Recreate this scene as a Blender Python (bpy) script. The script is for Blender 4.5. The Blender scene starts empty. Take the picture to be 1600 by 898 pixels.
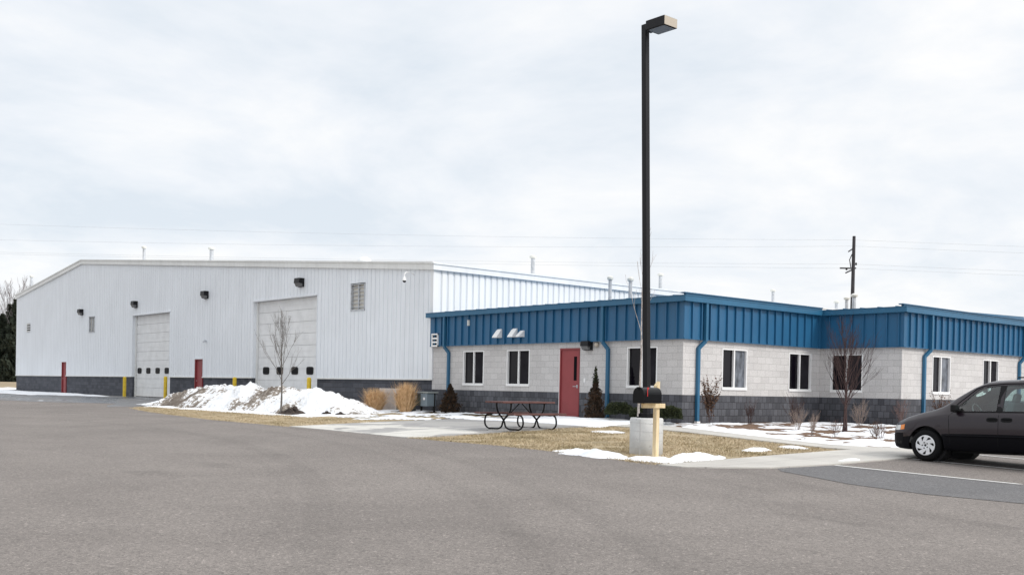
import bpy, bmesh, math, random
import numpy as np
from mathutils import Vector, Matrix, noise
from mathutils.bvhtree import BVHTree
from mathutils.geometry import tessellate_polygon
R = math.radians
scene = bpy.context.scene
COL = scene.collection

# ------------------------------------------------------------------ camera
f_px, yaw, pitch, roll, cy_px, EYE = 1622.4, R(49.303), R(-.577), R(1.124), 623.75, .887
Fw = Vector((math.cos(yaw)*math.cos(pitch), math.sin(yaw)*math.cos(pitch), math.sin(pitch)))
Rt = Vector((math.sin(yaw), -math.cos(yaw), 0)); Up = Rt.cross(Fw)
R2 = Rt*math.cos(roll)+Up*math.sin(roll); U2 = Up*math.cos(roll)-Rt*math.sin(roll)
cam = bpy.data.cameras.new('camera'); camo = bpy.data.objects.new('camera', cam); COL.objects.link(camo)
cam.sensor_width = 36; cam.lens = f_px/1600*36; cam.shift_y = (cy_px-449)/1600; cam.clip_end = 3000; cam.clip_start = .1
m = Matrix((R2, U2, -Fw)).transposed().to_4x4(); m.translation = (0, 0, EYE); camo.matrix_world = m
scene.camera = camo

# ------------------------------------------------------------------ sky, sun, exposure
SUN_DIR = Vector((.35, -1, .80)).normalized()       # towards the sun
sun_el = math.asin(SUN_DIR.z); sun_az = math.atan2(SUN_DIR.x, SUN_DIR.y)
w = bpy.data.worlds.new('World'); scene.world = w; w.use_nodes = True
nt = w.node_tree; nt.nodes.clear(); N = nt.nodes.new; L = nt.links.new
out = N('ShaderNodeOutputWorld'); bg = N('ShaderNodeBackground'); L(bg.outputs[0], out.inputs[0]); bg.inputs[1].default_value = .1
sky = N('ShaderNodeTexSky'); sky.sky_type = 'NISHITA'; sky.sun_disc = False; sky.sun_elevation = sun_el; sky.sun_rotation = sun_az
tc = N('ShaderNodeTexCoord'); sep = N('ShaderNodeSeparateXYZ'); L(tc.outputs['Generated'], sep.inputs[0])
def mth(op, a, b=None, c=None, tree=None):
    n = (tree or nt).nodes.new('ShaderNodeMath'); n.operation = op
    for i, v in enumerate((a, b, c)):
        if v is None: continue
        if isinstance(v, (int, float)): n.inputs[i].default_value = v
        else: (tree or nt).links.new(v, n.inputs[i])
    return n.outputs[0]
za = mth('ADD', mth('MAXIMUM', sep.outputs[2], 0), .22)
cmb = N('ShaderNodeCombineXYZ'); L(mth('DIVIDE', sep.outputs[0], za), cmb.inputs[0]); L(mth('DIVIDE', sep.outputs[1], za), cmb.inputs[1]); cmb.inputs[2].default_value = 3.7
n1 = N('ShaderNodeTexNoise'); n1.inputs['Scale'].default_value = 1.5; n1.inputs['Detail'].default_value = 6; n1.inputs['Roughness'].default_value = .58; n1.inputs['Distortion'].default_value = .25
L(cmb.outputs[0], n1.inputs['Vector'])
rmp = N('ShaderNodeValToRGB'); L(n1.outputs[0], rmp.inputs[0])
e = rmp.color_ramp.elements; e[0].position = .34; e[0].color = (.75, .815, .885, 1); e[1].position = .62; e[1].color = (1.0, 1.0, 1.0, 1)
e2 = e.new(.48); e2.color = (.875, .91, .955, 1)
# brightness: brighter overhead and towards the sun, as in a real overcast sky
dt = N('ShaderNodeVectorMath'); dt.operation = 'DOT_PRODUCT'; L(tc.outputs['Generated'], dt.inputs[0]); dt.inputs[1].default_value = SUN_DIR
glow = mth('MULTIPLY_ADD', mth('POWER', mth('MAXIMUM', dt.outputs['Value'], 0), 2.0), 2.4, 8.9)
zen = mth('MULTIPLY_ADD', mth('MAXIMUM', mth('SUBTRACT', sep.outputs[2], .36), 0), 6.0, 0)
br = mth('ADD', glow, zen)
sc_ = N('ShaderNodeVectorMath'); sc_.operation = 'SCALE'; L(rmp.outputs[0], sc_.inputs[0]); L(br, sc_.inputs['Scale'])
mx = N('ShaderNodeMix'); mx.data_type = 'RGBA'; mx.inputs[0].default_value = .95; L(sky.outputs[0], mx.inputs[6]); L(sc_.outputs[0], mx.inputs[7])
L(mx.outputs[2], bg.inputs[0])
sl = bpy.data.lights.new('sun', 'SUN'); sl.energy = 1.7; sl.angle = R(14); sl.color = (1, .95, .88)
so = bpy.data.objects.new('sun', sl); COL.objects.link(so); so.rotation_euler = SUN_DIR.to_track_quat('Z', 'Y').to_euler()
scene.view_settings.view_transform = 'Standard'; scene.view_settings.look = 'None'
scene.view_settings.exposure = .22; scene.view_settings.gamma = 1; scene.view_settings.use_curve_mapping = False

# ------------------------------------------------------------------ materials
def mat(name, col, rough=.6, metal=0, spec=.5, var=0, vscale=4, bump=0, bscale=30, col2=None, coat=0, detail=4, coords='Object', stretch=None):
    m = bpy.data.materials.new(name); m.use_nodes = True; t = m.node_tree; b = t.nodes['Principled BSDF']
    b.inputs['Base Color'].default_value = (*col, 1); b.inputs['Roughness'].default_value = rough
    b.inputs['Metallic'].default_value = metal; b.inputs['Specular IOR Level'].default_value = spec; b.inputs['Coat Weight'].default_value = coat
    tcn = t.nodes.new('ShaderNodeTexCoord'); vec = tcn.outputs[coords]
    if stretch:
        mp = t.nodes.new('ShaderNodeMapping'); mp.inputs['Scale'].default_value = stretch; t.links.new(vec, mp.inputs[0]); vec = mp.outputs[0]
    if var or col2:
        n = t.nodes.new('ShaderNodeTexNoise'); n.inputs['Scale'].default_value = vscale; n.inputs['Detail'].default_value = detail; t.links.new(vec, n.inputs['Vector'])
        r = t.nodes.new('ShaderNodeValToRGB'); t.links.new(n.outputs[0], r.inputs[0])
        c2 = col2 or tuple(min(1, c*(1+var)) for c in col); c1 = col if col2 else tuple(c*(1-var) for c in col)
        r.color_ramp.elements[0].position = .35; r.color_ramp.elements[0].color = (*c1, 1)
        r.color_ramp.elements[1].position = .65; r.color_ramp.elements[1].color = (*c2, 1)
        t.links.new(r.outputs[0], b.inputs['Base Color'])
    if bump:
        n = t.nodes.new('ShaderNodeTexNoise'); n.inputs['Scale'].default_value = bscale; n.inputs['Detail'].default_value = 5; t.links.new(vec, n.inputs['Vector'])
        bp = t.nodes.new('ShaderNodeBump'); bp.inputs['Strength'].default_value = bump; bp.inputs['Distance'].default_value = .02
        t.links.new(n.outputs[0], bp.inputs['Height']); t.links.new(bp.outputs[0], b.inputs['Normal'])
    return m
class NB:   # small node helper on a material
    def __init__(s, name, rough=.8):
        s.m = bpy.data.materials.new(name); s.m.use_nodes = True; s.t = s.m.node_tree; s.b = s.t.nodes['Principled BSDF']; s.b.inputs['Roughness'].default_value = rough
        s.tc = s.t.nodes.new('ShaderNodeTexCoord')
    def n(s, k): return s.t.nodes.new(k)
    def l(s, a, b): s.t.links.new(a, b)
    def noise(s, scale, detail=4, vec=None, rough=.55, dist=0, stretch=None):
        v = vec or s.tc.outputs['Object']
        if stretch:
            mp = s.n('ShaderNodeMapping'); mp.inputs['Scale'].default_value = stretch; s.l(v, mp.inputs[0]); v = mp.outputs[0]
        n = s.n('ShaderNodeTexNoise'); n.inputs['Scale'].default_value = scale; n.inputs['Detail'].default_value = detail; n.inputs['Roughness'].default_value = rough; n.inputs['Distortion'].default_value = dist
        s.l(v, n.inputs['Vector']); return n.outputs[0]
    def ramp(s, fac, *stops):
        r = s.n('ShaderNodeValToRGB'); s.l(fac, r.inputs[0]); es = r.color_ramp.elements
        while len(es) < len(stops): es.new(.5)
        for e_, (p, c) in zip(es, stops):
            e_.position = p; e_.color = (*c, 1) if isinstance(c, tuple) else (c, c, c, 1)
        return r.outputs[0]
    def mix(s, fac, a, b, mode='MIX'):
        x = s.n('ShaderNodeMix'); x.data_type = 'RGBA'; x.blend_type = mode
        for i, v in ((0, fac), (6, a), (7, b)):
            if isinstance(v, (int, float)): x.inputs[i].default_value = v
            elif isinstance(v, tuple): x.inputs[i].default_value = (*v, 1)
            else: s.l(v, x.inputs[i])
        return x.outputs[2]
    def bump(s, h, strength=.5, dist=.02):
        bp = s.n('ShaderNodeBump'); bp.inputs['Strength'].default_value = strength; bp.inputs['Distance'].default_value = dist
        s.l(h, bp.inputs['Height']); s.l(bp.outputs[0], s.b.inputs['Normal'])
    def out(s, c): s.l(c, s.b.inputs['Base Color']); return s.m

def asphalt_mat(name, base, warm, dark=1.0):
    a = NB(name, .85)
    c = a.ramp(a.noise(.35, 5, dist=.6), (.35, base), (.65, warm))
    # long faint tyre-track stains and small patches
    c = a.mix(a.ramp(a.noise(.22, 4, stretch=(1, .22, 1), dist=.8), (.50, 0.0), (.66, .25)), c, tuple(x*.6 for x in base))
    c = a.mix(a.ramp(a.noise(1.1, 3, stretch=(1, .3, 1)), (.66, 0.0), (.74, .35)), c, tuple(x*.55 for x in base))
    vm = a.n('ShaderNodeVectorMath'); vm.operation = 'DISTANCE'; a.l(a.tc.outputs['Object'], vm.inputs[0]); vm.inputs[1].default_value = (-30, 32, 0)
    cb = a.n('ShaderNodeCombineXYZ'); a.l(vm.outputs['Value'], cb.inputs[0])
    c = a.mix(.85, c, a.ramp(a.noise(.8, 2, vec=cb.outputs[0]), (.36, .84), (.46, 1.0), (.65, 1.02)), 'MULTIPLY')
    v = a.n('ShaderNodeTexVoronoi'); v.inputs['Scale'].default_value = 80; a.l(a.tc.outputs['Object'], v.inputs['Vector'])
    c = a.mix(.9, c, a.ramp(v.outputs['Color'], (.05, .5), (.3, .85), (.85, 1.15), (.96, 2.0)), 'MULTIPLY')
    v3 = a.n('ShaderNodeTexVoronoi'); v3.inputs['Scale'].default_value = 34; a.l(a.tc.outputs['Object'], v3.inputs['Vector'])
    c = a.mix(.9, c, a.ramp(v3.outputs['Color'], (.05, .62), (.3, .9), (.85, 1.1), (.97, 1.75)), 'MULTIPLY')
    v2 = a.noise(190, 1)
    c = a.mix(.8, c, a.ramp(v2, (.3, .55), (.7, 1.4)), 'MULTIPLY')
    a.bump(a.noise(90, 3), .6, .01)
    return a.out(c)
M = {}
M['asphalt'] = asphalt_mat('asphalt', (.196, .173, .158), (.232, .206, .188))
M['asphalt_new'] = asphalt_mat('asphalt_new', (.145, .142, .145), (.172, .167, .168))
a = NB('asphalt_wet', .55)
c = a.ramp(a.noise(.7, 5, stretch=(1, .35, 1), dist=.5), (.40, (.085, .09, .10)), (.62, (.20, .195, .195)))
c = a.mix(a.ramp(a.noise(1.3, 4, stretch=(1, .3, 1)), (.66, 0.0), (.70, .75)), c, (.7, .72, .75))
a.l(a.ramp(a.noise(.7, 5, stretch=(1, .35, 1), dist=.5), (.42, .25), (.6, .8)), a.b.inputs['Roughness'])
M['asphalt_wet'] = a.out(c)
# concrete, with wet stains
a = NB('concrete', .8)
c = a.ramp(a.noise(1.2, 5), (.35, (.55, .54, .50)), (.65, (.64, .62, .58)))
c = a.mix(a.ramp(a.noise(.55, 5, dist=1.0), (.50, 0.0), (.56, .75)), c, (.25, .245, .25))
sp = a.n('ShaderNodeSeparateXYZ'); a.l(a.tc.outputs['Object'], sp.inputs[0])
mr = a.n('ShaderNodeMapRange'); a.l(sp.outputs[0], mr.inputs[0]); mr.inputs[1].default_value = 16.6; mr.inputs[2].default_value = 19.2
c = a.mix(a.ramp(a.mix(.5, a.noise(.8, 4, dist=.7), mr.outputs[0]), (.50, 0.0), (.60, .70)), c, (.27, .265, .265))
c = a.mix(.5, c, a.ramp(a.noise(60, 3), (.3, .75), (.7, 1.2)), 'MULTIPLY')
br_ = a.n('ShaderNodeTexBrick'); br_.offset = 0; br_.inputs['Scale'].default_value = 1; br_.inputs['Brick Width'].default_value = 1.75; br_.inputs['Row Height'].default_value = 1.75; br_.inputs['Mortar Size'].default_value = .018
a.l(a.tc.outputs['Object'], br_.inputs['Vector'])
c = a.mix(a.ramp(br_.outputs['Fac'], (0, 0.0), (1, .6)), c, (.18, .175, .17))
M['concrete'] = a.out(c)
a = NB('walk_concrete', .8)
c = a.ramp(a.noise(.9, 5), (.35, (.46, .44, .41)), (.65, (.55, .53, .49)))
c = a.mix(.5, c, a.ramp(a.noise(60, 3), (.3, .75), (.7, 1.2)), 'MULTIPLY')
br_ = a.n('ShaderNodeTexBrick'); br_.offset = 0; br_.inputs['Scale'].default_value = 1; br_.inputs['Brick Width'].default_value = 1.5; br_.inputs['Row Height'].default_value = 1.5; br_.inputs['Mortar Size'].default_value = .014
a.l(a.tc.outputs['Object'], br_.inputs['Vector'])
c = a.mix(a.ramp(br_.outputs['Fac'], (0, 0.0), (1, .5)), c, (.2, .19, .18))
M['walk'] = a.out(c)
a = NB('dead_grass', .95)
c = a.ramp(a.noise(.6, 5, dist=.4), (.30, (.25, .20, .11)), (.5, (.42, .335, .215)), (.70, (.50, .41, .275)))
c = a.mix(.85, c, a.ramp(a.noise(22, 4), (.3, .55), (.7, 1.35)), 'MULTIPLY')
a.bump(a.noise(35, 4), .9, .04)
M['grass'] = a.out(c)
a = NB('grass_blade', .9)
c = a.ramp(a.noise(.9, 5), (.30, (.27, .22, .12)), (.5, (.48, .39, .255)), (.70, (.57, .47, .33)))
c = a.mix(.8, c, a.ramp(a.noise(60, 2), (.3, .6), (.7, 1.3)), 'MULTIPLY')
M['blade'] = a.out(c)
a = NB('far_field', .95)
M['field'] = a.out(a.ramp(a.noise(.05, 5), (.35, (.27, .21, .13)), (.65, (.36, .28, .18))))
M['mulch'] = mat('mulch', (.10, .06, .04), .95, col2=(.24, .15, .095), vscale=18, bump=1, bscale=40)
# snow, clean and dirty
a = NB('snow', .6)
a.b.inputs['Subsurface Weight'].default_value = .0
c = a.ramp(a.noise(2.5, 5), (.3, (.80, .83, .87)), (.6, (.88, .89, .91)))
a.bump(a.noise(9, 6), .5, .05); M['snow'] = a.out(c)
a = NB('dirty_snow', .7)
g1 = a.noise(.55, 6, dist=.3, rough=.58); g2 = a.noise(9, 5)
fac = a.mix(.30, g1, g2)
sp = a.n('ShaderNodeSeparateXYZ'); a.l(a.tc.outputs['Object'], sp.inputs[0])
where = a.ramp(sp.outputs[1], (0, 0.0), (1, 0.0))
wmr = a.n('ShaderNodeMapRange'); a.l(sp.outputs[1], wmr.inputs[0]); wmr.inputs[1].default_value = 34; wmr.inputs[2].default_value = 45; wmr.inputs[3].default_value = -.008; wmr.inputs[4].default_value = .058
where = wmr.outputs[0]
fac2 = a.mix(1.0, fac, where, 'ADD')
c = a.ramp(fac2, (.50, (.86, .88, .91)), (.528, (.82, .82, .83)), (.545, (.34, .30, .26)), (.61, (.14, .11, .085)))
geo = a.n('ShaderNodeNewGeometry')
a.bump(a.noise(5, 8, rough=.65), .9, .12); M['pile'] = a.out(c)
M['soil'] = mat('soil', (.022, .016, .013), .95, col2=(.075, .055, .045), vscale=7, bump=1, bscale=14)

def block_mat(name, c1, c2, mortar, bw, rough, bumpst, ms=.006):
    a = NB(name, rough); uv = a.tc.outputs['UV']
    b_ = a.n('ShaderNodeTexBrick'); b_.inputs['Scale'].default_value = 1; b_.inputs['Brick Width'].default_value = bw; b_.inputs['Row Height'].default_value = .2033
    b_.inputs['Mortar Size'].default_value = ms; b_.inputs['Mortar Smooth'].default_value = .3; b_.inputs['Bias'].default_value = 0
    b_.inputs['Color1'].default_value = (*c1, 1); b_.inputs['Color2'].default_value = (*c2, 1); b_.inputs['Mortar'].default_value = (*mortar, 1)
    a.l(uv, b_.inputs['Vector'])
    c = a.mix(.55, b_.outputs['Color'], a.ramp(a.noise(26, 5, vec=uv), (.3, .72), (.7, 1.22)), 'MULTIPLY')
    c = a.mix(.35, c, a.ramp(a.noise(.8, 4, vec=uv), (.3, .8), (.7, 1.12)), 'MULTIPLY')
    h = a.mix(.5, a.ramp(b_.outputs['Fac'], (0, 1.0), (1, 0.0)), a.noise(30, 6, vec=uv))
    a.bump(h, bumpst, .015)
    return a.out(c)
M['block'] = block_mat('white_block', (.545, .53, .525), (.61, .595, .59), (.42, .41, .405), .4066, .85, .35, .008)
M['split'] = block_mat('split_face_block', (.055, .057, .068), (.115, .118, .135), (.030, .031, .036), .2033, .85, 1.0, .008)
M['split2'] = block_mat('dark_block', (.052, .057, .072), (.09, .095, .115), (.035, .037, .043), .4066, .85, 1.0, .007)
def painted(name, col, rough, streak=.08):
    a = NB(name, rough)
    c = a.mix(1.0, a.ramp(a.noise(.5, 4), (.3, tuple(x*(1-streak) for x in col)), (.7, tuple(min(1, x*(1+streak)) for x in col))), a.ramp(a.noise(5, 4, stretch=(1, 1, .06)), (.3, .94), (.7, 1.04)), 'MULTIPLY')
    return a.out(c)
M['white_siding'] = painted('white_siding', (.79, .825, .87), .5, .03)
M['side_siding'] = painted('side_siding', (.80, .82, .84), .5, .04)
M['trim'] = painted('white_trim', (.76, .77, .76), .5)
M['groove'] = mat('panel_joint', (.60, .65, .70), .6)
M['blue'] = painted('blue_metal', (.018, .110, .230), .40, .10)
M['blue_trim'] = painted('blue_trim', (.021, .120, .228), .4, .09)
M['roof'] = mat('blue_roof', (.07, .16, .27), .4, var=.2, vscale=1)
M['roof_white'] = mat('white_roof', (.75, .77, .78), .5)
M['door_white'] = mat('door_white', (.76, .77, .78), .5, var=.06, vscale=2)
M['red'] = mat('red_paint', (.27, .045, .050), .5, var=.08, vscale=2)
M['red_dark'] = mat('red_frame', (.25, .04, .045), .5)
M['yellow'] = mat('yellow_paint', (.72, .50, .03), .55, var=.12, vscale=5)
M['black'] = mat('black_metal', (.006, .006, .007), .5, spec=.2)
M['bronze'] = mat('dark_bronze', (.008, .008, .010), .45, spec=.25, var=.15, vscale=3)
M['beige'] = mat('pale_beige', (.50, .44, .36), .4)
M['lens'] = mat('grey_lens', (.14, .14, .145), .3)
M['vinyl'] = mat('white_vinyl', (.86, .86, .86), .4)
M['pipe'] = mat('galvanised', (.50, .52, .55), .45, metal=.3, var=.15, vscale=6)
M['cap'] = mat('vent_cap', (.70, .70, .66), .5)
M['dark_hole'] = mat('dark_recess', (.015, .015, .017), .8)
M['shade'] = mat('window_shade', (.62, .60, .55), .8)
M['wood_post'] = mat('new_pine', (.62, .47, .26), .75, col2=(.76, .63, .42), vscale=5, stretch=(6, 6, .6))
M['pier'] = None
a = NB('pier_concrete', .85)
c = a.ramp(a.noise(3, 5), (.35, (.48, .485, .48)), (.65, (.62, .62, .61)))
c = a.mix(a.ramp(a.noise(12, 5), (.62, 0.0), (.68, .45)), c, (.25, .25, .25))
M['pier'] = a.out(c); a.bump(a.noise(25, 5), .5, .01)
M['table'] = mat('stained_wood', (.075, .028, .026), .6, col2=(.14, .06, .052), vscale=4, stretch=(1, 9, 9))
M['util_green'] = mat('utility_green', (.10, .115, .10), .5, var=.1, vscale=3)
M['util_grey'] = mat('utility_grey', (.20, .25, .29), .45)
M['util_top'] = mat('utility_cover', (.30, .33, .32), .5)
M['stone'] = mat('pale_stone', (.55, .50, .47), .85, var=.1, vscale=6)
M['bark_grey'] = mat('grey_bark', (.13, .118, .11), .9, var=.3, vscale=20)
M['bark_pale'] = mat('pale_bark', (.42, .38, .36), .9, var=.3, vscale=14)
M['bark_red'] = mat('red_brown_bark', (.055, .030, .028), .9, var=.3, vscale=20)
M['twig_pink'] = mat('pinkish_twig', (.16, .10, .09), .9, var=.2, vscale=20)
M['twig_tan'] = mat('pale_twig', (.27, .21, .18), .9, var=.2, vscale=20)
M['straw'] = mat('straw', (.50, .30, .14), .9, col2=(.78, .56, .33), vscale=10)
M['rust_leaf'] = mat('rust_needles', (.016, .012, .007), .9, col2=(.075, .038, .018), vscale=9)
M['box_leaf'] = mat('boxwood_leaf', (.010, .018, .005), .8, col2=(.038, .048, .012), vscale=9)
M['brown_leaf'] = mat('brown_leaf', (.07, .035, .02), .9, col2=(.14, .075, .04), vscale=15)
M['spruce'] = mat('spruce_needles', (.012, .020, .012), .9, col2=(.035, .045, .03), vscale=1.2)
M['far_bark'] = mat('far_bark', (.22, .20, .21), .9)
M['line'] = mat('line_paint', (.72, .72, .70), .7, var=.12, vscale=12)
M['wire'] = mat('wire', (.42, .45, .49), .6)
M['pole_wood'] = mat('pole_wood', (.035, .033, .04), .8, var=.2, vscale=3)
a = NB('window_glass', .06); a.b.inputs['Specular IOR Level'].default_value = .18
M['glass'] = a.out(a.ramp(a.noise(1.1, 3, stretch=(1, 1, .5)), (.3, (.004, .003, .006)), (.7, (.010, .009, .012))))
M['screen'] = mat('insect_screen', (.018, .017, .021), .8, spec=.1, var=.25, vscale=3)
M['door_glass'] = mat('door_glass', (.004, .004, .006), .3, spec=.05)
a = NB('curtain_reflection_pane', .25); a.b.inputs['Specular IOR Level'].default_value = .3
M['curtain_reflection'] = a.out(a.ramp(a.noise(5, 4, stretch=(1, 1, .5)), (.35, (.06, .065, .075)), (.65, (.20, .22, .26))))  # mottled reflection and curtain tone painted into the pane colour
def glass_thin(name, tint):
    m = bpy.data.materials.new(name); m.use_nodes = True; t = m.node_tree; t.nodes.clear()
    o = t.nodes.new('ShaderNodeOutputMaterial'); mi = t.nodes.new('ShaderNodeMixShader'); tr = t.nodes.new('ShaderNodeBsdfTransparent'); gl = t.nodes.new('ShaderNodeBsdfGlossy'); fr = t.nodes.new('ShaderNodeLayerWeight')
    tr.inputs[0].default_value = (*tint, 1); gl.inputs['Roughness'].default_value = .02; fr.inputs[0].default_value = .25; pw = t.nodes.new('ShaderNodeMath'); pw.operation = 'POWER'; pw.inputs[1].default_value = 2.5; t.links.new(fr.outputs['Facing'], pw.inputs[0]); ml = t.nodes.new('ShaderNodeMath'); ml.operation = 'MULTIPLY_ADD'; ml.inputs[1].default_value = .5; ml.inputs[2].default_value = .11; t.links.new(pw.outputs[0], ml.inputs[0])
    t.links.new(ml.outputs[0], mi.inputs[0]); t.links.new(tr.outputs[0], mi.inputs[1]); t.links.new(gl.outputs[0], mi.inputs[2]); t.links.new(mi.outputs[0], o.inputs[0]); return m
M['car_glass'] = glass_thin('car_glass', (.76, .90, .88))
M['car_glass_dark'] = glass_thin('tinted_car_glass', (.40, .52, .52))
M['car_paint'] = mat('plum_grey_paint', (.014, .0075, .0125), .28, metal=.15, coat=.3, var=.05, vscale=3)
M['car_low'] = mat('dark_cladding', (.003, .003, .005), .6, spec=.12)
M['rubber'] = mat('rubber', (.007, .007, .008), .85, spec=.2, bump=.2, bscale=60)
M['alloy'] = mat('wheel_silver', (.75, .76, .79), .35, metal=.2)
M['amber'] = mat('amber_lens', (.75, .22, .02), .2, coat=.5)
M['lamp_clear'] = mat('headlamp_lens', (.60, .62, .63), .12, coat=1)
M['car_inner'] = mat('grey_upholstery', (.42, .44, .44), .85)
M['red_flag'] = mat('red_flag', (.5, .02, .02), .5)
M['mailbox'] = mat('black_enamel', (.002, .002, .003), .35, coat=.05, spec=.2)

# ------------------------------------------------------------------ mesh helpers
class MB:
    def __init__(s): s.v = []; s.f = []; s.uv = {}; s.mi = {}; s.cur = 0
    def face(s, pts, uv=None):
        i = len(s.v); s.v += [tuple(p) for p in pts]; s.f.append(tuple(range(i, i+len(pts))))
        if uv: s.uv[len(s.f)-1] = uv
        if s.cur: s.mi[len(s.f)-1] = s.cur
    def faces(s, vs, fs):
        i = len(s.v); s.v += [tuple(p) for p in vs]
        for q in fs:
            s.f.append(tuple(i+k for k in q))
            if s.cur: s.mi[len(s.f)-1] = s.cur
    def box(s, c, d, rot=None):
        c = Vector(c); hx, hy, hz = d[0]/2, d[1]/2, d[2]/2
        vs = [Vector((x, y, z)) for x in (-hx, hx) for y in (-hy, hy) for z in (-hz, hz)]
        if rot is not None: vs = [rot @ v for v in vs]
        s.faces([c+v for v in vs], [(0, 1, 3, 2), (4, 6, 7, 5), (0, 4, 5, 1), (2, 3, 7, 6), (0, 2, 6, 4), (1, 5, 7, 3)])
    def bar(s, a, b, wd, hd=None, up=(0, 0, 1)):
        a = Vector(a); b = Vector(b); d = b-a; l = d.length; x = d.normalized(); y = Vector(up).cross(x)
        if y.length < 1e-4: y = Vector((1, 0, 0)).cross(x)
        y.normalize(); z = x.cross(y)
        s.box((a+b)/2, (l, wd, hd or wd), Matrix((x, y, z)).transposed())
    def tube(s, pts, rad, n=8, cap=True):
        pts = [Vector(p) for p in pts]
        if not hasattr(rad, '__len__'): rad = [rad]*len(pts)
        vs = []; prev = None
        for i, p in enumerate(pts):
            t = (pts[min(i+1, len(pts)-1)]-pts[max(i-1, 0)]).normalized()
            if prev is None: u = t.orthogonal().normalized()
            else:
                u = prev-t*prev.dot(t)
                u = u.normalized() if u.length > 1e-5 else t.orthogonal().normalized()
            prev = u; q = t.cross(u)
            for k in range(n):
                an = 2*math.pi*k/n; vs.append(p+(u*math.cos(an)+q*math.sin(an))*rad[i])
        fs = [(i*n+k, i*n+(k+1) % n, (i+1)*n+(k+1) % n, (i+1)*n+k) for i in range(len(pts)-1) for k in range(n)]
        if cap: fs += [tuple(range(n))[::-1], tuple(range((len(pts)-1)*n, len(pts)*n))]
        s.faces(vs, fs)
    def lathe(s, prof, n=20, c=(0, 0, 0), axis=None):
        vs = []
        for r_, z_ in prof:
            for k in range(n):
                an = 2*math.pi*k/n; p = Vector((r_*math.cos(an), r_*math.sin(an), z_))
                if axis is not None: p = axis @ p
                vs.append(Vector(c)+p)
        fs = [(i*n+k, i*n+(k+1) % n, (i+1)*n+(k+1) % n, (i+1)*n+k) for i in range(len(prof)-1) for k in range(n)]
        fs += [tuple(range(n))[::-1], tuple(range((len(prof)-1)*n, len(prof)*n))]
        s.faces(vs, fs)
    def build(s, name, m_, parent=None, smooth=False, loc=None):
        me = bpy.data.meshes.new(name)
        vs = s.v
        if loc is not None: vs = [(x-loc[0], y-loc[1], z-loc[2]) for x, y, z in vs]
        me.from_pydata(vs, [], s.f)
        for q in (m_ if isinstance(m_, (list, tuple)) else [m_]): me.materials.append(q)
        if s.uv:
            ul = me.uv_layers.new(name='UVMap'); arr = np.zeros((len(me.loops), 2), np.float32)
            for p in me.polygons:
                if p.index in s.uv:
                    for k, li in enumerate(p.loop_indices): arr[li] = s.uv[p.index][k]
            ul.data.foreach_set('uv', arr.ravel())
        for k, i in s.mi.items(): me.polygons[k].material_index = i
        if smooth: me.polygons.foreach_set('use_smooth', [True]*len(me.polygons))
        me.update()
        o = bpy.data.objects.new(name, me); COL.objects.link(o)
        if parent: o.parent = parent
        if loc is not None: o.location = loc
        return o
def bevel(o, w_=.01, seg=2):
    b_ = o.modifiers.new('bevel', 'BEVEL'); b_.width = w_; b_.segments = seg; b_.limit_method = 'ANGLE'; return o
def tag(o, label=None, cat=None, group=None, kind=None):
    if label: o['label'] = label
    if cat: o['category'] = cat
    if group: o['group'] = group
    if kind: o['kind'] = kind
    return o
def thing(name, loc, label, cat, group=None, rz=0):
    o = bpy.data.objects.new(name, None); COL.objects.link(o); o.location = loc; o.rotation_euler = (0, 0, rz); o.empty_display_size = .2
    return tag(o, label, cat, group)
def copy_tree(o, parent=None):
    c_ = o.copy(); COL.objects.link(c_); c_.parent = parent
    for ch in list(o.children): copy_tree(ch, c_)
    return c_

# ------------------------------------------------------------------ terrain
RECT = [(23.28, 19.54, 64, 86), (30.27, 16.62, 64, 86)]
def g(x, y):
    d = min(math.hypot(max(x0-x, 0, x-x1), max(y0-y, 0, y-y1)) for x0, y0, x1, y1 in RECT)
    z = -.75*(1-math.exp(-max(0, d-1)/10))
    q = min(1, max(0, (math.hypot(x, y)-95)/75)); return z+1.25*q*q*(3-2*q)
def drape(name, poly, dz, m_, step=.6, kind='structure', skirt=0):
    """flat sheet following the ground: polygon cut along a grid and laid on g(x,y)"""
    bm = bmesh.new(); bm.faces.new([bm.verts.new((x, y, 0)) for x, y in poly])
    xs = [p[0] for p in poly]; ys = [p[1] for p in poly]
    def cuts(lo, hi):
        t_ = math.ceil(lo/step)*step; r_ = []
        while t_ < hi:
            r_.append(t_); t_ += step if -2 < t_ < 90 else step*8
        return r_
    for X_ in cuts(min(xs), max(xs)):
        bmesh.ops.bisect_plane(bm, geom=bm.verts[:]+bm.edges[:]+bm.faces[:], plane_co=(X_, 0, 0), plane_no=(1, 0, 0))
    for Y_ in cuts(min(ys), max(ys)):
        bmesh.ops.bisect_plane(bm, geom=bm.verts[:]+bm.edges[:]+bm.faces[:], plane_co=(0, Y_, 0), plane_no=(0, 1, 0))
    bmesh.ops.triangulate(bm, faces=bm.faces[:])
    for v in bm.verts: v.co.z = g(v.co.x, v.co.y)+dz
    bmesh.ops.recalc_face_normals(bm, faces=bm.faces[:])
    if bm.faces and sum(f_.normal.z for f_ in bm.faces) < 0: bmesh.ops.reverse_faces(bm, faces=bm.faces[:])
    if skirt:
        be = [e_ for e_ in bm.edges if e_.is_boundary]; ex = bmesh.ops.extrude_edge_only(bm, edges=be)
        for v in [x for x in ex['geom'] if isinstance(x, bmesh.types.BMVert)]: v.co.z -= skirt
    me = bpy.data.meshes.new(name); bm.to_mesh(me); bm.free(); me.materials.append(m_)
    o = bpy.data.objects.new(name, me); COL.objects.link(o); o['kind'] = kind; return o
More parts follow.
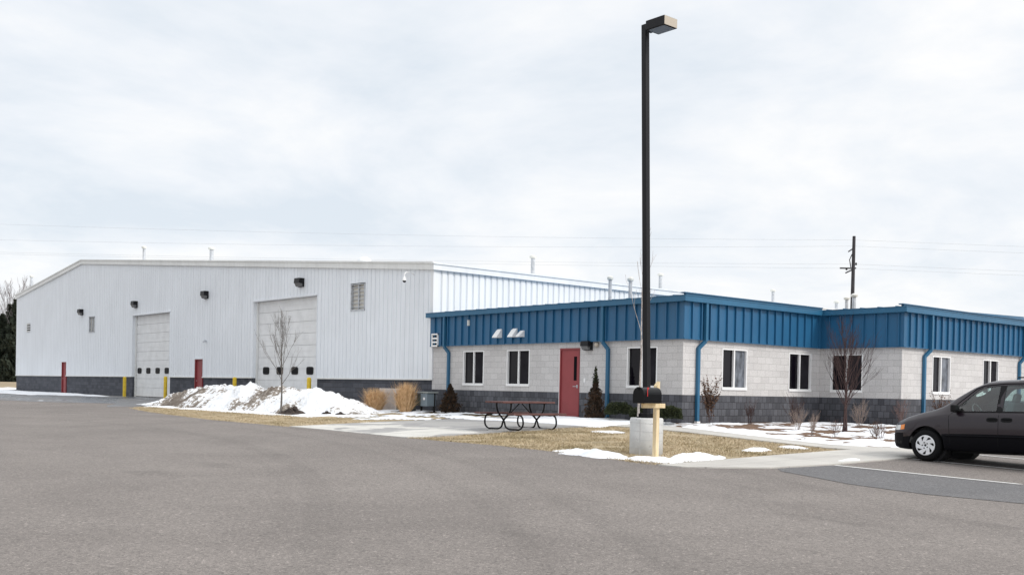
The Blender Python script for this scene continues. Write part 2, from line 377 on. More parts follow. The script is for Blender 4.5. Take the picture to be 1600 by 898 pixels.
# base ground sheet: non-uniform grid to the horizon
def axis(lo, hi, step, far):
    a_ = list(np.arange(lo, hi+1e-6, step)); k = step
    x = hi
    while x < far: k *= 1.35; x += k; a_.append(x)
    k = step; x = lo
    while x > -far: k *= 1.35; x -= k; a_.insert(0, x)
    return a_
gx = axis(-6, 66, 1.2, 1500); gy = axis(-12, 96, 1.2, 1500)
me = bpy.data.meshes.new('ground')
vs = [(x, y, g(x, y)-.03) for x in gx for y in gy]; ny = len(gy)
me.from_pydata(vs, [], [(i*ny+j, (i+1)*ny+j, (i+1)*ny+j+1, i*ny+j+1) for i in range(len(gx)-1) for j in range(ny-1)])
me.materials.append(M['field']); o = bpy.data.objects.new('ground', me); COL.objects.link(o); o['kind'] = 'structure'

lot = [(-60, -60), (70, -60), (70, 11.7), (20.6, 11.7), (17.6, 11.7), (16.2, 12.0), (15.4, 12.4), (14.95, 12.85), (14.8, 13.6), (14.95, 15), (15.08, 17.5), (15.0, 20), (15.05, 22.6), (15.3, 25.5), (15.35, 28.6),
       (15.5, 34), (16.25, 40.3), (16.8, 44), (17.4, 46.3), (18.4, 47.4), (20.2, 47.6), (21.8, 47.2), (22.0, 39.6), (23.27, 39.6), (23.27, 85.8), (21.5, 87.5), (18.5, 94), (12, 110), (-60, 110)]
drape('parking_lot', lot, -.004, M['asphalt'])
drape('driveway', [(17.0, 48.2), (18.2, 47.6), (20.2, 47.7), (21.9, 47.4), (22.05, 39.7), (23.26, 39.7), (23.26, 85.5), (20.5, 85.5), (16.6, 64.5), (17.1, 60), (17.9, 56), (18.8, 52), (17.6, 50)], .002, M['asphalt_wet'])
drape('asphalt_patch', [(17.58, 11.05), (16.1, 11.22), (15.75, 10.9), (15.45, 10.1), (15.0, 9.1), (14.78, 7.7), (14.95, 6.3), (15.1, 2), (15.2, -8), (17.4, -8), (17.58, 2)], .002, M['asphalt_new'])
for i, x in enumerate((17.64, 20.5, 23.36, 26.2, 29.1, 32)):
    tag(drape('parking_line', [(x-.05, 10.98 if i else 11.0), (x-.05, 6.2 if i != 0 else 7.55), (x+.05, 6.2 if i != 0 else 7.5), (x+.05, 10.98)], .009, M['line']), kind='structure')
drape('lawn', [(14.5, 12.75), (21.0, 12.75), (20.95, 21.15), (15.0, 21.15)], -.012, M['grass'])
lawnA = [(15.0, 27.4), (22.0, 27.4), (22.0, 39.5), (21.9, 47.3), (20.2, 47.7), (18.4, 47.5), (17.3, 46.5), (16.2, 41), (15.4, 34), (15.2, 28.6)]
drape('lawn', lawnA, -.010, M['grass'])
drape('path', [(15.02, 21.5), (15.5, 21.25), (18.2, 21.05), (20.1, 20.8), (20.85, 20.3), (20.85, 20), (23.27, 20), (23.27, 25.2), (20.9, 26.5), (18.4, 27.8), (16.9, 28.0), (15.33, 28.1), (15.25, 25.5), (15.06, 22.6)], .012, M['concrete'], skirt=.07)
drape('pavement', [(20.9, 19.99), (20.9, 13.3), (21.15, 12.78), (14.6, 12.78), (14.7, 12.3), (15.1, 11.9), (16, 11.32), (17.6, 11.08), (70, 11.08), (70, 12.6), (23.1, 12.62), (22.35, 12.95), (21.8, 13.7), (21.72, 19.99)], .02, M['walk'], skirt=.08)
drape('planting_bed', [(21.74, 20), (21.8, 13.75), (22.4, 13.0), (23.1, 12.66), (60, 12.64), (60, 16.61), (30.26, 16.61), (30.26, 19.52), (23.27, 19.52), (23.27, 20)], -.004, M['mulch'])

# ------------------------------------------------------------------ snow
def fbm(x, y, s, o_=5, z=0): return noise.fractal(Vector((x*s, y*s, z)), 1.0, 2.0, o_)
def snow(name, x0, x1, y0, y1, step, h, m_, dz=.0, base=None, thick=.0, parent=None, label=None, cat=None, kind=None, cut=-.012, group=None):
    nx = int((x1-x0)/step)+1; ny_ = int((y1-y0)/step)+1; ids = {}; mb = MB(); H = {}
    for i in range(nx):
        for j in range(ny_):
            x = x0+i*step; y = y0+j*step; H[i, j] = h(x, y)
    for i in range(nx-1):
        for j in range(ny_-1):
            q = [(i, j), (i+1, j), (i+1, j+1), (i, j+1)]
            if max(H[k] for k in q) < cut: continue
            r_ = []
            for k in q:
                if k not in ids:
                    ids[k] = len(mb.v); x = x0+k[0]*step; y = y0+k[1]*step
                    mb.v.append((x, y, g(x, y)+dz+max(H[k], -.05)))
                r_.append(ids[k])
            mb.f.append(tuple(r_))
    o_ = mb.build(name, m_, smooth=True)
    return tag(o_, label, cat, kind=kind, group=group)
# thin patchy snow over the beds and along the wall
def inpoly(x, y, P):
    c_ = False; j = len(P)-1
    for i in range(len(P)):
        if (P[i][1] > y) != (P[j][1] > y) and x < (P[j][0]-P[i][0])*(y-P[i][1])/(P[j][1]-P[i][1])+P[i][0]: c_ = not c_
        j = i
    return c_
def edge_d(x, y, P):
    d = 9
    for i in range(len(P)):
        ax, ay = P[i-1]; bx, by = P[i]; t_ = max(0, min(1, ((x-ax)*(bx-ax)+(y-ay)*(by-ay))/((bx-ax)**2+(by-ay)**2+1e-9)))
        d = min(d, math.hypot(x-ax-t_*(bx-ax), y-ay-t_*(by-ay)))
    return d if inpoly(x, y, P) else -d
bedP = [(21.74, 20.1), (21.80, 13.75), (22.4, 12.95), (23.1, 12.7), (44, 12.7), (44, 16.3), (29.9, 16.3), (29.9, 19.2), (23.7, 19.2), (23.3, 20)]
def bed_h(x, y):
    d = edge_d(x, y, bedP)
    b_ = .02-.03*max(0, x-23) if y > 13 else .1
    b_ = max(-.12, b_)
    if x < 22.7: b_ += .45*(1-abs(x-22.15)/.6) if abs(x-22.15) < .6 else .0
    if y < 13.7 and x > 22: b_ += .15
    n_ = fbm(x*.6, y, 1.35, 6, 4.2)+.35*fbm(x, y, 5, 3, 8)
    return .055*min(1, n_+b_)*1.0 if d > 0 else min(.05*(n_+b_), .05)+d*.35
snow('snow_patches', 21.6, 40, 12.5, 20.2, .085, bed_h, M['snow'], label='patchy melting snow over the brown planting bed by the right wing', cat='snow', kind='stuff')
stripP = [(20.65, 20.3), (20.9, 24.0), (20.4, 27.0), (18.6, 28.0), (18.9, 30.5), (19.5, 33.0), (23.0, 33.5), (23.22, 28.5), (22.6, 25), (22.5, 20.0)]
def strip_h(x, y):
    d = edge_d(x, y, stripP); n_ = fbm(x, y*.5, 1.5, 6, 1.2)+.3*fbm(x, y, 6, 3, 2)
    q = .8 if y < 24.0 else max(-.38, .8-.6*(y-24.0))
    return .05*min(1, n_+q) if d > .0 else min(.05*min(1, n_+q), .05)+d*.3
snow('snow_strip', 18.2, 23.3, 19.8, 33.6, .085, strip_h, M['snow'], .02, label='thin snow strip between the patio, red door and wall', cat='snow', kind='stuff')
def left_h(x, y):
    c_ = 21.9-(y-66)*.016; wd = 1.2 if y > 72 else .8*max(0, (y-62)/10)
    n_ = fbm(x*1.6, y*.35, 1.0, 5, 9)
    return .06*min(1, n_*.9+.5)-(max(0, abs(x-c_)-wd))*.25 if y > 62 else -1
snow('snow_strip', 19, 23.25, 62, 90, .2, left_h, M['snow'], .006, label='thin snow strip along the far left base of the white gable wall', cat='snow', kind='stuff')
def far_h(x, y):
    n_ = fbm(x*.4, y*.2, .5, 5, 3); return .22*min(1, n_+.6)-.12*max(0, abs(x-22-(y-92)*.25)-3.0)
snow('snow_bank', 12, 38, 87, 125, .5, far_h, M['snow'], label='low snow bank at the far left beyond the building corner', cat='snow', kind='stuff')
# small separate patches on the lawn and pavement
def patch(cx, cy_, rx, ry, hgt, seed, label, rot=0):
    def h(x, y):
        dx, dy = x-cx, y-cy_; u = (dx*math.cos(rot)+dy*math.sin(rot))/rx; v = (-dx*math.sin(rot)+dy*math.cos(rot))/ry
        d = math.hypot(u, v); return hgt*(1-d*d)+.55*hgt*fbm(x, y, 3.2, 5, seed)
    q = max(rx, ry)*1.5
    o_ = snow('snow_patch', cx-q, cx+q, cy_-q, cy_+q, .045, h, M['snow'], .012, label=label, cat='snow', group='small snow patches on lawn and pavement')
patch(15.15, 15.05, .42, .95, .09, 1.5, 'thin snow patch at the asphalt edge, left of the lamp base', -.1)
patch(15.32, 13.55, .30, .62, .055, 2.5, 'broken snow patch at the foot of the wooden mailbox post')
patch(16.2, 13.2, .72, .36, .10, 3.1, 'heaped snow patch on the lawn edge, right of the mailbox post', .0)
patch(18.95, 13.75, .30, .16, .035, 4.4, 'small oval snow patch alone on the tan lawn', -.2)
patch(20.3, 13.75, .22, .28, .025, 5.7, 'smallest snow patch near the pointed tip of the lawn')
patch(18.7, 11.35, .42, .10, .035, 6.2, 'narrow snow sliver on pavement beside the parking stall line')
patch(19.6, 18.9, .22, .35, .012, 7.2, 'faint thin snow patch on the lawn behind the lamp base')
# the ploughed snow pile
prof = [(31.5, 0), (32.0, .10), (33.0, .42), (34.3, .80), (35.8, .98), (37.9, 1.02), (41.3, 1.02), (44.0, 1.0), (45.6, .92), (47.2, .66), (48.6, .30), (49.8, .06), (50.4, 0)]
def pile_h(x, y):
    top = float(np.interp(y, [p[0] for p in prof], [p[1] for p in prof]))
    wf = 1.15+1.7*min(1, top); c_ = 20.5 if y < 46 else 20.5-(y-46)*.2
    d = (x-c_)/(wf*.62)
    if abs(d) > 1.3: return -1
    s_ = max(-.2, 1-abs(d)**1.7)
    n_ = fbm(x, y, .75, 6, 2.2); r_ = 1-abs(fbm(x, y, 1.3, 5, 7.7))*1.4; fine = fbm(x, y, 4.2, 4, 5.5)
    return top*s_*(.86+.30*n_)+.15*(r_-.6)*min(1, top*2)*max(0, s_)+.11*(abs(fbm(x, y, 2.1, 4, 3.3))-.2)*min(1, top*2)+.05*fine*min(1, top*3) - (.05 if top < .02 else 0)
snow('snow_pile', 18.0, 23.2, 30.4, 52, .09, pile_h, M['pile'], label='long ploughed snow pile with dirty grey crust before the overhead doors', cat='snow pile')
def apron_h(x, y):
    n_ = fbm(x, y*.5, 1.1, 6, 6.1); front = 18.55-.012*(y-34)
    d = min(x-front, 22.0-x, y-32.6, 47.0-y)
    return .05*min(1, n_*.9+.55)+min(0, d)*.3
snow('snow_apron', 17.6, 22.4, 30, 48, .1, apron_h, M['snow'], .004, label='thin snow spread around the foot of the ploughed pile', cat='snow', kind='stuff')
rnd = random.Random(5)
for cx, cy_, s_, lb in ((19.0, 34.6, .62, 'largest dark soil clod in the snow right of the slender bare tree'), (19.5, 33.0, .28, 'small dark soil clod at the right foot of the snow pile'), (19.6, 32.2, .26, 'flat dark soil clod nearest the straw grass clump')):
    mb = MB(); n_ = 16
    bz = max(0, pile_h(cx-.15, cy_))
    def hh(a_, r_, cx=cx, cy_=cy_, s_=s_): return bz+ s_*.30*(1-r_**2)*(1+1.3*noise.noise(Vector((a_*1.3, r_*3, cx))))
    rings = 7; vs = [(cx, cy_, g(cx, cy_)+.05+hh(0, 0))]; fs = []
    for i in range(1, rings+1):
        for k in range(n_):
            a_ = 2*math.pi*k/n_; r_ = i/rings; q = r_*s_*(1+.35*noise.noise(Vector((math.cos(a_)*2, math.sin(a_)*2, cy_))))
            x, y = cx+q*math.cos(a_)*.6, cy_+q*math.sin(a_)*1.15; vs.append((x, y, g(x, y)-.01+hh(a_, r_)+.05*rnd.random()))
    for k in range(n_): fs.append((0, 1+k, 1+(k+1) % n_))
    for i in range(rings-1):
        for k in range(n_): fs.append((1+i*n_+k, 1+(i+1)*n_+k, 1+(i+1)*n_+(k+1) % n_, 1+i*n_+(k+1) % n_))
    mb.faces(vs, fs); tag(mb.build('soil_clod', M['soil']), lb, 'soil clod', 'soil clods in the snow')

# dead grass blades
def blades(name, P, n_, label, seed, hgt=.045):
    rn = random.Random(seed); xs = [p[0] for p in P]; ys = [p[1] for p in P]; mb = MB(); c_ = 0
    while c_ < n_:
        x = rn.uniform(min(xs), max(xs)); y = rn.uniform(min(ys), max(ys))
        if not inpoly(x, y, P) : continue
        if fbm(x, y, 1.2, 3, 1) < rn.uniform(-.6, .1) : c_ += 1; continue
        c_ += 1; z = g(x, y)-.015; a_ = rn.uniform(0, 6.28); hh_ = hgt*rn.uniform(.4, 1.1); wd = rn.uniform(.006, .014)
        dx, dy = math.cos(a_)*wd, math.sin(a_)*wd; lx, ly = rn.uniform(-.05, .05), rn.uniform(-.05, .05)
        mb.face([(x-dx, y-dy, z), (x+dx, y+dy, z), (x+lx, y+ly, z+hh_)])
    tag(mb.build(name, M['blade']), label, 'grass', kind='stuff')
blades('dead_grass', [(14.55, 13.0), (14.8, 12.72), (20.95, 12.72), (20.92, 20.9), (20, 20.85), (18.2, 21.1), (15.0, 21.5), (14.95, 17.5), (14.9, 15)], 52000, 'short tan dormant grass covering the lawn around the lamp base', 1)
blades('dead_grass', [(15.22, 28.0), (18.7, 27.8), (18.9, 47.3), (18.0, 47.2), (17.2, 46.2), (16.2, 41), (15.4, 34)], 26000, 'tan dormant grass strip in front of the snow pile', 2)

# ------------------------------------------------------------------ wall frames
class Frame:
    def __init__(s, o_, u, n_): s.o = Vector(o_); s.u = Vector(u); s.n = Vector(n_)
    def P(s, u, v, w_=0): return s.o+s.u*u+s.n*w_+Vector((0, 0, v))
    def box(s, mb, u0, u1, v0, v1, w0, w1):
        vs = [s.P(u, v, w_) for u in (u0, u1) for v in (v0, v1) for w_ in (w0, w1)]
        mb.faces(vs, [(0, 1, 3, 2), (4, 6, 7, 5), (0, 4, 5, 1), (2, 3, 7, 6), (0, 2, 6, 4), (1, 5, 7, 3)])
    def wall(s, mb, u0, u1, v0, v1, w_, holes=(), depth=.12, uoff=0):
        us = sorted({u0, u1}|{h for q in holes for h in q[:2] if u0 < h < u1}); vs_ = sorted({v0, v1}|{h for q in holes for h in q[2:4] if v0 < h < v1})
        for a_, b_ in zip(us, us[1:]):
            for c_, d_ in zip(vs_, vs_[1:]):
                mu, mv = (a_+b_)/2, (c_+d_)/2
                if any(q[0] < mu < q[1] and q[2] < mv < q[3] for q in holes): continue
                mb.face([s.P(a_, c_, w_), s.P(b_, c_, w_), s.P(b_, d_, w_), s.P(a_, d_, w_)], [(a_+uoff, c_), (b_+uoff, c_), (b_+uoff, d_), (a_+uoff, d_)])
        for q in holes:
            a_, b_ = max(q[0], u0), min(q[1], u1); c_, d_ = max(q[2], v0), min(q[3], v1)
            if a_ >= b_ or c_ >= d_: continue
            k = [(a_, c_), (b_, c_), (b_, d_), (a_, d_)]
            for i in range(4):
                p, r_ = k[i], k[(i+1) % 4]
                if p[1] == r_[1] and ((p[1] == v0 and q[2] < v0) or (p[1] == v1 and q[3] > v1)): continue
                mb.face([s.P(*p, w_), s.P(*r_, w_), s.P(*r_, w_-depth), s.P(*p, w_-depth)], [(p[0]+uoff, p[1]), (r_[0]+uoff, r_[1]), (r_[0]+uoff+depth, r_[1]), (p[0]+uoff+depth, p[1])])
XA, YA, XC, YD, YG, YL = 23.283, 19.536, 30.274, 16.619, 31.728, 85.88
FA = Frame((XA, YG, 0), (0, -1, 0), (-1, 0, 0)); LA = YG-YA
FB = Frame((XA, YA, 0), (1, 0, 0), (0, -1, 0)); LB = XC-XA
FC = Frame((XC, YA, 0), (0, -1, 0), (-1, 0, 0)); LC = YA-YD
FD = Frame((XC, YD, 0), (1, 0, 0), (0, -1, 0)); LD = 26
FG = Frame((XA, YL, 0), (0, -1, 0), (-1, 0, 0)); LG = YL-YG
FS = Frame((XA, YG, 0), (1, 0, 0), (0, -1, 0)); LS = 40
H1, H2, H3, H4 = .813, 2.44, 3.50, 3.66

# ------------------------------------------------------------------ office building
office = thing('office_building', (XA, YA, 0), 'low office wing of white block with dark grey base and blue metal fascia', 'building')
def opart(mb, name, m_, parent=office, smooth=False):
    o_ = mb.build(name, m_, smooth=smooth)
    o_.parent = parent; o_.matrix_parent_inverse = Matrix.Translation(-Vector(office.location)) if parent == office else parent.matrix_parent_inverse.copy() if False else Matrix()
    if parent == office: o_.matrix_parent_inverse = Matrix.Translation(-Vector(office.location))
    return o_
def part(mb, name, m_, parent, root, smooth=False):
    """part built in world coordinates, parented to a root Empty (or to a part of it)"""
    o_ = mb.build(name, m_, smooth=smooth); o_.parent = parent
    if parent is root: o_.matrix_parent_inverse = Matrix.Translation(-Vector(root.location))
    return o_
wins = [(FA, [(1.90, 3.09), (4.35, 5.54), (10.0, 11.22)]), (FB, [(1.80, 3.02), (5.23, 6.48)]), (FC, [(.42, 1.58)]), (FD, [(1.92, 3.12), (5.45, 6.64), (10.6, 11.8), (15, 16.2), (20, 21.2)])]
doorA = (7.03, 7.95, 0, 2.235)
wb = MB(); wg = MB()
for Fr, L_, uo in ((FA, LA, 0), (FB, LB, .1), (FC, LC, .2), (FD, LD, .05)):
    holes = [(a_, b_, 1.03, 2.23) for a_, b_ in dict((id(q[0]), q[1]) for q in wins)[id(Fr)]]
    if Fr is FA: holes.append(doorA)
    Fr.wall(wb, 0, L_, H1, H2+.06, 0, holes, uoff=uo)
    Fr.wall(wg, 0, L_, -.35, H1, 0, [h for h in holes if h[2] < H1], uoff=uo+.1)
# closed back of the wing
for mbx, z0, z1 in ((wg, -.35, H1), (wb, H1, H2+.06)):
    P_ = [(XC+LD, YD), (XC+LD, 40)]
    mbx.face([(P_[0][0], P_[0][1], z0), (P_[1][0], P_[1][1], z0), (P_[1][0], P_[1][1], z1), (P_[0][0], P_[0][1], z1)], [(0, z0), (23, z0), (23, z1), (0, z1)])
part(wb, 'upper_wall', M['block'], office, office); part(wg, 'base_wall', M['split'], office, office)
# blue fascia panels with standing seams
fb = MB(); OV = .10
fs_ = MB()
for Fr, L_, a0, a1 in ((FA, LA, -.03, OV-.004), (FB, LB, -OV+.004, -OV), (FC, LC, OV, OV-.004), (FD, LD, -OV+.004, 0)):
    Fr.box(fb, a0, L_+a1, H2, H3+.03, -.02, OV)
    k = a0+.33
    while k < L_+a1-.05:
        Fr.box(fs_, k-.016, k+.016, H2+.004, H3, OV, OV+.058); k += .405
    Fr.box(fs_, a0, L_+a1, H2-.02, H2+.02, OV-.01, OV+.012)
part(fb, 'fascia_panel', M['blue'], office, office); part(fs_, 'fascia_seams', M['blue'], office, office)
gt = MB(); rt = MB()
for Fr, L_, a0, a1 in ((FA, LA, -.14, OV+.145), (FB, LB, -OV-.145, -OV-.15), (FC, LC, OV+.15, OV+.145), (FD, LD, -OV-.145, 0)):
    Fr.box(gt, a0, L_+a1, H3, H4, OV-.02, OV+.15)
    Fr.box(gt, a0, L_+a1, H4, H4+.018, OV+.12, OV+.165)
for Fr, L_, a0, a1 in ((FB, LB, .12, .12), (FD, LD, .1, 0)):
    Fr.box(rt, a0, L_+a1, H4-.05, H4+.115, -.12, -.03)
    Fr.box(rt, a0-.1, L_+a1, H4+.10, H4+.13, -.16, -.0)
part(gt, 'gutter', M['blue_trim'], office, office); part(rt, 'roof_edge_trim', M['blue_trim'], office, office)
# low roof with ribs
rf = MB(); rb = MB()
def roof_slab(x0, x1, y0, y1, z0, z1):  # rises along +x from z0 to z1
    rf.faces([(x0, y0, z0), (x1, y0, z1), (x1, y1, z1), (x0, y1, z0), (x0, y0, z0-.06), (x1, y0, z0-.06), (x1, y1, z0-.06), (x0, y1, z0-.06)], [(0, 1, 2, 3), (0, 4, 5, 1), (1, 5, 6, 2), (2, 6, 7, 3), (3, 7, 4, 0)])
roof_slab(XA-.02, XA+.9, YA+.2, YG-.01, H4+.005, H4+.075); roof_slab(XA+.9, XC+.1, YA+.1, YG-.01, H4+.075, H4+.075)
roof_slab(XC-.02, XC+9, YD+.1, YG-.01, H4+.005, H4+.20)
y = YA+.35
while y < YG-.3:
    rb.bar((XA-.08, y, H4+.03), (XA+.9, y, H4+.10), .05, .05); y += .61
rb.bar((XA+.9, YA+.3, H4+.10), (XA+.9, YG-.3, H4+.10), .05, .05); part(rb, 'roof_ribs', M['blue_trim'], office, office); rb = MB()
y = YD+.2
while y < YA+2.5:
    rb.bar((XC-.08, y, H4+.03), (XC+9, y, H4+.23), .05, .05); y += .61
rb.bar((XC+8.9, YD+.2, H4+.23), (XC+8.9, YA+2.6, H4+.23), .05, .05); part(rb, 'roof_ribs', M['blue_trim'], office, office); part(rf, 'roof', M['roof'], office, office)
# snow lying on the eaves
# windows
def window(Fr, u0, u1, root, z0=1.03, z1=2.23, swap=False):
    fr = MB(); t_ = .038
    Fr.box(fr, u0, u1, z0-.045, z0+t_, -.10, .035); Fr.box(fr, u0, u1, z1-t_, z1, -.10, .012)
    Fr.box(fr, u0, u0+t_, z0+t_, z1-t_, -.10, .012); Fr.box(fr, u1-t_, u1, z0+t_, z1-t_, -.10, .012)
    mu = (u0+u1)/2; Fr.box(fr, mu-.028, mu+.028, z0+t_, z1-t_, -.09, -.005)
    fo = part(fr, 'window', M['vinyl'], root, root)
    p = MB(); Fr.box(p, u0+t_, mu-.028, z0+t_, z1-t_, -.085, -.075); part(p, 'pane', M['glass'], fo, root)
    p = MB(); Fr.box(p, mu+.028, u1-t_, z0+t_, z1-t_, -.07, -.06); part(p, 'pane', M['screen'] if not swap else M['curtain_reflection'], fo, root)
    return fo
for Fr, lst in wins:
    for i, (a_, b_) in enumerate(lst): window(Fr, a_, b_, office, swap=(Fr in (FB, FD) and i == 0))
# red door
dm = MB(); u0, u1 = doorA[:2]
FA.box(dm, u0, u0+.05, 0, 2.235, -.12, .02); FA.box(dm, u1-.05, u1, 0, 2.235, -.12, .02); FA.box(dm, u0, u1, 2.185, 2.237, -.12, .022)
dd = MB(); FA.box(dd, u0+.052, u1-.052, .01, 2.183, -.06, -.015)
do = part(dd, 'door', M['red'], office, office); part(dm, 'door_frame', M['red_dark'], do, office)
q = MB(); FA.box(q, u1-.28, u1-.15, 1.2, 1.97, -.015, -.008); part(q, 'door_window', M['door_glass'], do, office)
q = MB(); FA.box(q, u1-.15, u1-.09, .96, 1.06, -.015, .0); q.tube([FA.P(u1-.12, 1.01, 0), FA.P(u1-.12, 1.01, .05), FA.P(u1-.25, 1.01, .05)], .012); part(q, 'door_handle', M['pipe'], do, office)
q = MB(); FA.box(q, u0-.03, u0-.002, 0, 2.2, 0, .012); part(q, 'door_edge_strip', M['vinyl'], office, office)
# wall lamp by the door
def wallpack(Fr, u, v, root, s_=1.0):
    """dark wedge-shaped wall lamp, centre (u,v)"""
    mb = MB(); a_, b_ = u-.2*s_, u+.2*s_; h_ = .17*s_
    pr = [(v+h_, 0), (v+h_, .26*s_), (v-.02*s_, .28*s_), (v-.03*s_, .10*s_), (v-h_, .10*s_), (v-h_, 0)]
    vs = [Fr.P(x, p[0], p[1]) for x in (a_, b_) for p in pr]; n_ = len(pr)
    mb.faces(vs, [tuple(range(n_)), tuple(range(n_, 2*n_))[::-1]]+[(i, i+n_, (i+1) % n_+n_, (i+1) % n_) for i in range(n_)])
    o_ = part(mb, 'wall_lamp', M['bronze'], root, root)
    m2 = MB(); pr = [(v-.022*s_, .27*s_), (v-h_*.9, .20*s_), (v-h_*.9, .102*s_), (v-.032*s_, .102*s_)]
    vs = [Fr.P(x, p[0], p[1]) for x in (a_+.03, b_-.03) for p in pr]
    m2.faces(vs, [(0, 1, 2, 3), (7, 6, 5, 4)]+[(i, i+4, (i+1) % 4+4, (i+1) % 4) for i in range(4)])
    part(m2, 'lamp_lens', M['lens'], o_, root)
    return o_
wallpack(FA, 8.35, 2.30, office, .85)
q = MB(); q.lathe([(.0, 0), (.075, 0), (.085, .05), (.05, .09), (0, .09)], 12, FA.P(8.72, 2.33, 0), Matrix(((0, 0, -1), (0, 1, 0), (1, 0, 0)))); part(q, 'door_bell_horn', M['beige'], office, office)
q = MB(); FA.box(q, 8.15, 8.22, 1.15, 1.27, 0, .02); part(q, 'light_switch_plate', M['vinyl'], office, office)
q = MB(); FA.box(q, 2.30, 2.37, 3.13, 3.33, OV, OV+.07); part(q, 'sensor_box', M['cap'], office, office)
q = MB(); FA.box(q, 1.22, 1.3, .42, .52, 0, .08); part(q, 'outdoor_socket', M['black'], office, office)
# louvred grille at left end of fascia
LU, LZ = .14, -.05
q = MB(); FA.box(q, LU, LU+.38, 2.46+LZ, 2.52+LZ, OV+.0, OV+.07); FA.box(q, LU, LU+.38, 2.90+LZ, 2.95+LZ, OV, OV+.07); FA.box(q, LU, LU+.04, 2.46+LZ, 2.95+LZ, OV, OV+.068); FA.box(q, LU+.34, LU+.38, 2.46+LZ, 2.95+LZ, OV, OV+.068)
for k in (2.60, 2.74): FA.box(q, LU+.04, LU+.34, k+LZ, k+.06+LZ, OV, OV+.06)
lo = part(q, 'louvre_grille', M['vinyl'], office, office)
q = MB(); FA.box(q, LU+.04, LU+.34, 2.5+LZ, 2.92+LZ, OV, OV+.02); part(q, 'louvre_opening', M['dark_hole'], lo, office)
# three vent hoods
for u, wd, z0, z1 in ((4.06, .25, 2.68, 2.95), (4.87, .25, 2.68, 2.95), (5.27, .18, 2.68, 2.87)):
    mb = MB(); pr = [(z1, .0), (z1, .03), (z0, .25), (z0-.03, .25), (z0-.03, 0)]
    vs = [FA.P(x, p[0], p[1]+OV) for x in (u-wd/2, u+wd/2) for p in pr]
    mb.faces(vs, [(0, 1, 2, 3, 4), (9, 8, 7, 6, 5)]+[(i, i+5, (i+1) % 5+5, (i+1) % 5) for i in range(5)]); part(mb, 'vent_hood', M['beige'] if 0 else M['vinyl'], office, office)
# downspouts
def downspout(Fr, u, ub, root):
    mb = MB()
    Fr.box(mb, u-.05, u+.05, H2-.05, H3, OV+.02, OV+.12)
    p0, p1 = Fr.P(u, H2-.04, OV+.07), Fr.P(ub, H2-.26, .06)
    mb.bar(p0, p1, .10, .08, up=Fr.n)
    Fr.box(mb, ub-.05, ub+.05, .02, H2-.24, .012, .10)
    o_ = part(mb, 'downspout', M['blue_trim'], root, root)
    m2 = MB(); Fr.box(m2, ub-.07, ub+.07, -.06, .05, .008, .12); part(m2, 'drain_boot', M['vinyl'], o_, root)
downspout(FA, .95, 1.08, office); downspout(FA, 9.10, 9.24, office); downspout(FB, .80, .62, office); downspout(FD, 1.50, 1.30, office); downspout(FD, 8.35, 8.2, office); downspout(FD, 15.5, 15.4, office)
def vent(x, y, z0, z1, r_, root, capr=1.8):
    r_ *= .68
    mb = MB(); mb.lathe([(r_, 0), (r_, z1-z0-.12)], 10, (x, y, z0)); o_ = part(mb, 'vent_pipe', M['pipe'], root, root)
    m2 = MB(); m2.lathe([(r_*capr*.9, 0), (r_*capr, .05), (r_*capr, .10), (r_*.6, .16), (0, .17)], 12, (x, y, z1-.14)); part(m2, 'vent_cap', M['cap'], o_, root)
vent(28.91, 27.95, 3.6, 5.30, .10, office); vent(28.03, 26.07, 3.6, 5.05, .10, office)
for x, y, z1, r_ in ((53.29, 33.38, 6.35, .13), (49.26, 30.25, 6.10, .13), (45.05, 27.27, 5.78, .14)): vent(x, y, 3.5, z1, r_, office)

# ------------------------------------------------------------------ warehouse
ware = thing('warehouse', (XA, YG, 0), 'tall white ribbed metal warehouse with dark block base and low gable', 'building')
UR = YL-70.99; ZL, ZR, ZP = 7.18, 5.42, 8.70
def top(u): return ZL+(ZP-ZL)*u/UR if u < UR else ZP+(ZR-ZP)*(u-UR)/(LG-UR)
D1 = (YL-61.95, YL-56.35, -.4, 4.83); D2 = (YL-46.35, YL-40.25, -.4, 4.87)
W1 = (YL-69.5, YL-68.45, 4.0, 5.05); W2 = (YL-37.5, YL-36.4, 4.0, 5.15); R1 = (YL-74.9, YL-73.98, -.4, 2.17); R3 = (YL-52.95, YL-52.0, -.4, 2.17)
holes = [D1, D2, W1, W2, R1, R3]; BZ = 1.17
sd = MB(); us = {0, LG, UR}
for h in holes: us |= {h[0], h[1]}
jo = set(); k = .2
while k < LG: jo.add(round(k, 3)); jo.add(round(k+.024, 3)); k += .305
allu = sorted(us | jo)
def in_joint(u): return ((u-.2) % .305) < .024 and u > .2
for a_, b_ in zip(allu, allu[1:]):
    if b_-a_ < 1e-4: continue
    mu = (a_+b_)/2; w_ = .036 if in_joint(mu) else .05; sd.cur = 1 if in_joint(mu) else 0
    seg = [(BZ, None)]; cur = BZ
    for h in sorted([h for h in holes if h[0] < mu < h[1]], key=lambda h: h[2]):
        if h[2] > cur: sd.face([FG.P(a_, cur, w_), FG.P(b_, cur, w_), FG.P(b_, h[2], w_), FG.P(a_, h[2], w_)])
        cur = max(cur, h[3])
    sd.face([FG.P(a_, cur, w_), FG.P(b_, cur, w_), FG.P(b_, top(b_), w_), FG.P(a_, top(a_), w_)])
for q_ in sorted(jo):
    tops = [h for h in holes if h[0] < q_ < h[1]]; z0 = max([BZ]+[h[3] for h in tops]); sd.cur = 0
    for za_, zb_ in [(z0, top(q_))]+[(BZ, h[2]) for h in tops if h[2] > BZ]: sd.face([FG.P(q_, za_, .036), FG.P(q_, za_, .05), FG.P(q_, zb_, .05), FG.P(q_, zb_, .036)])
sd.cur = 0
gw = part(sd, 'gable_siding', [M['white_siding'], M['groove']], ware, ware)
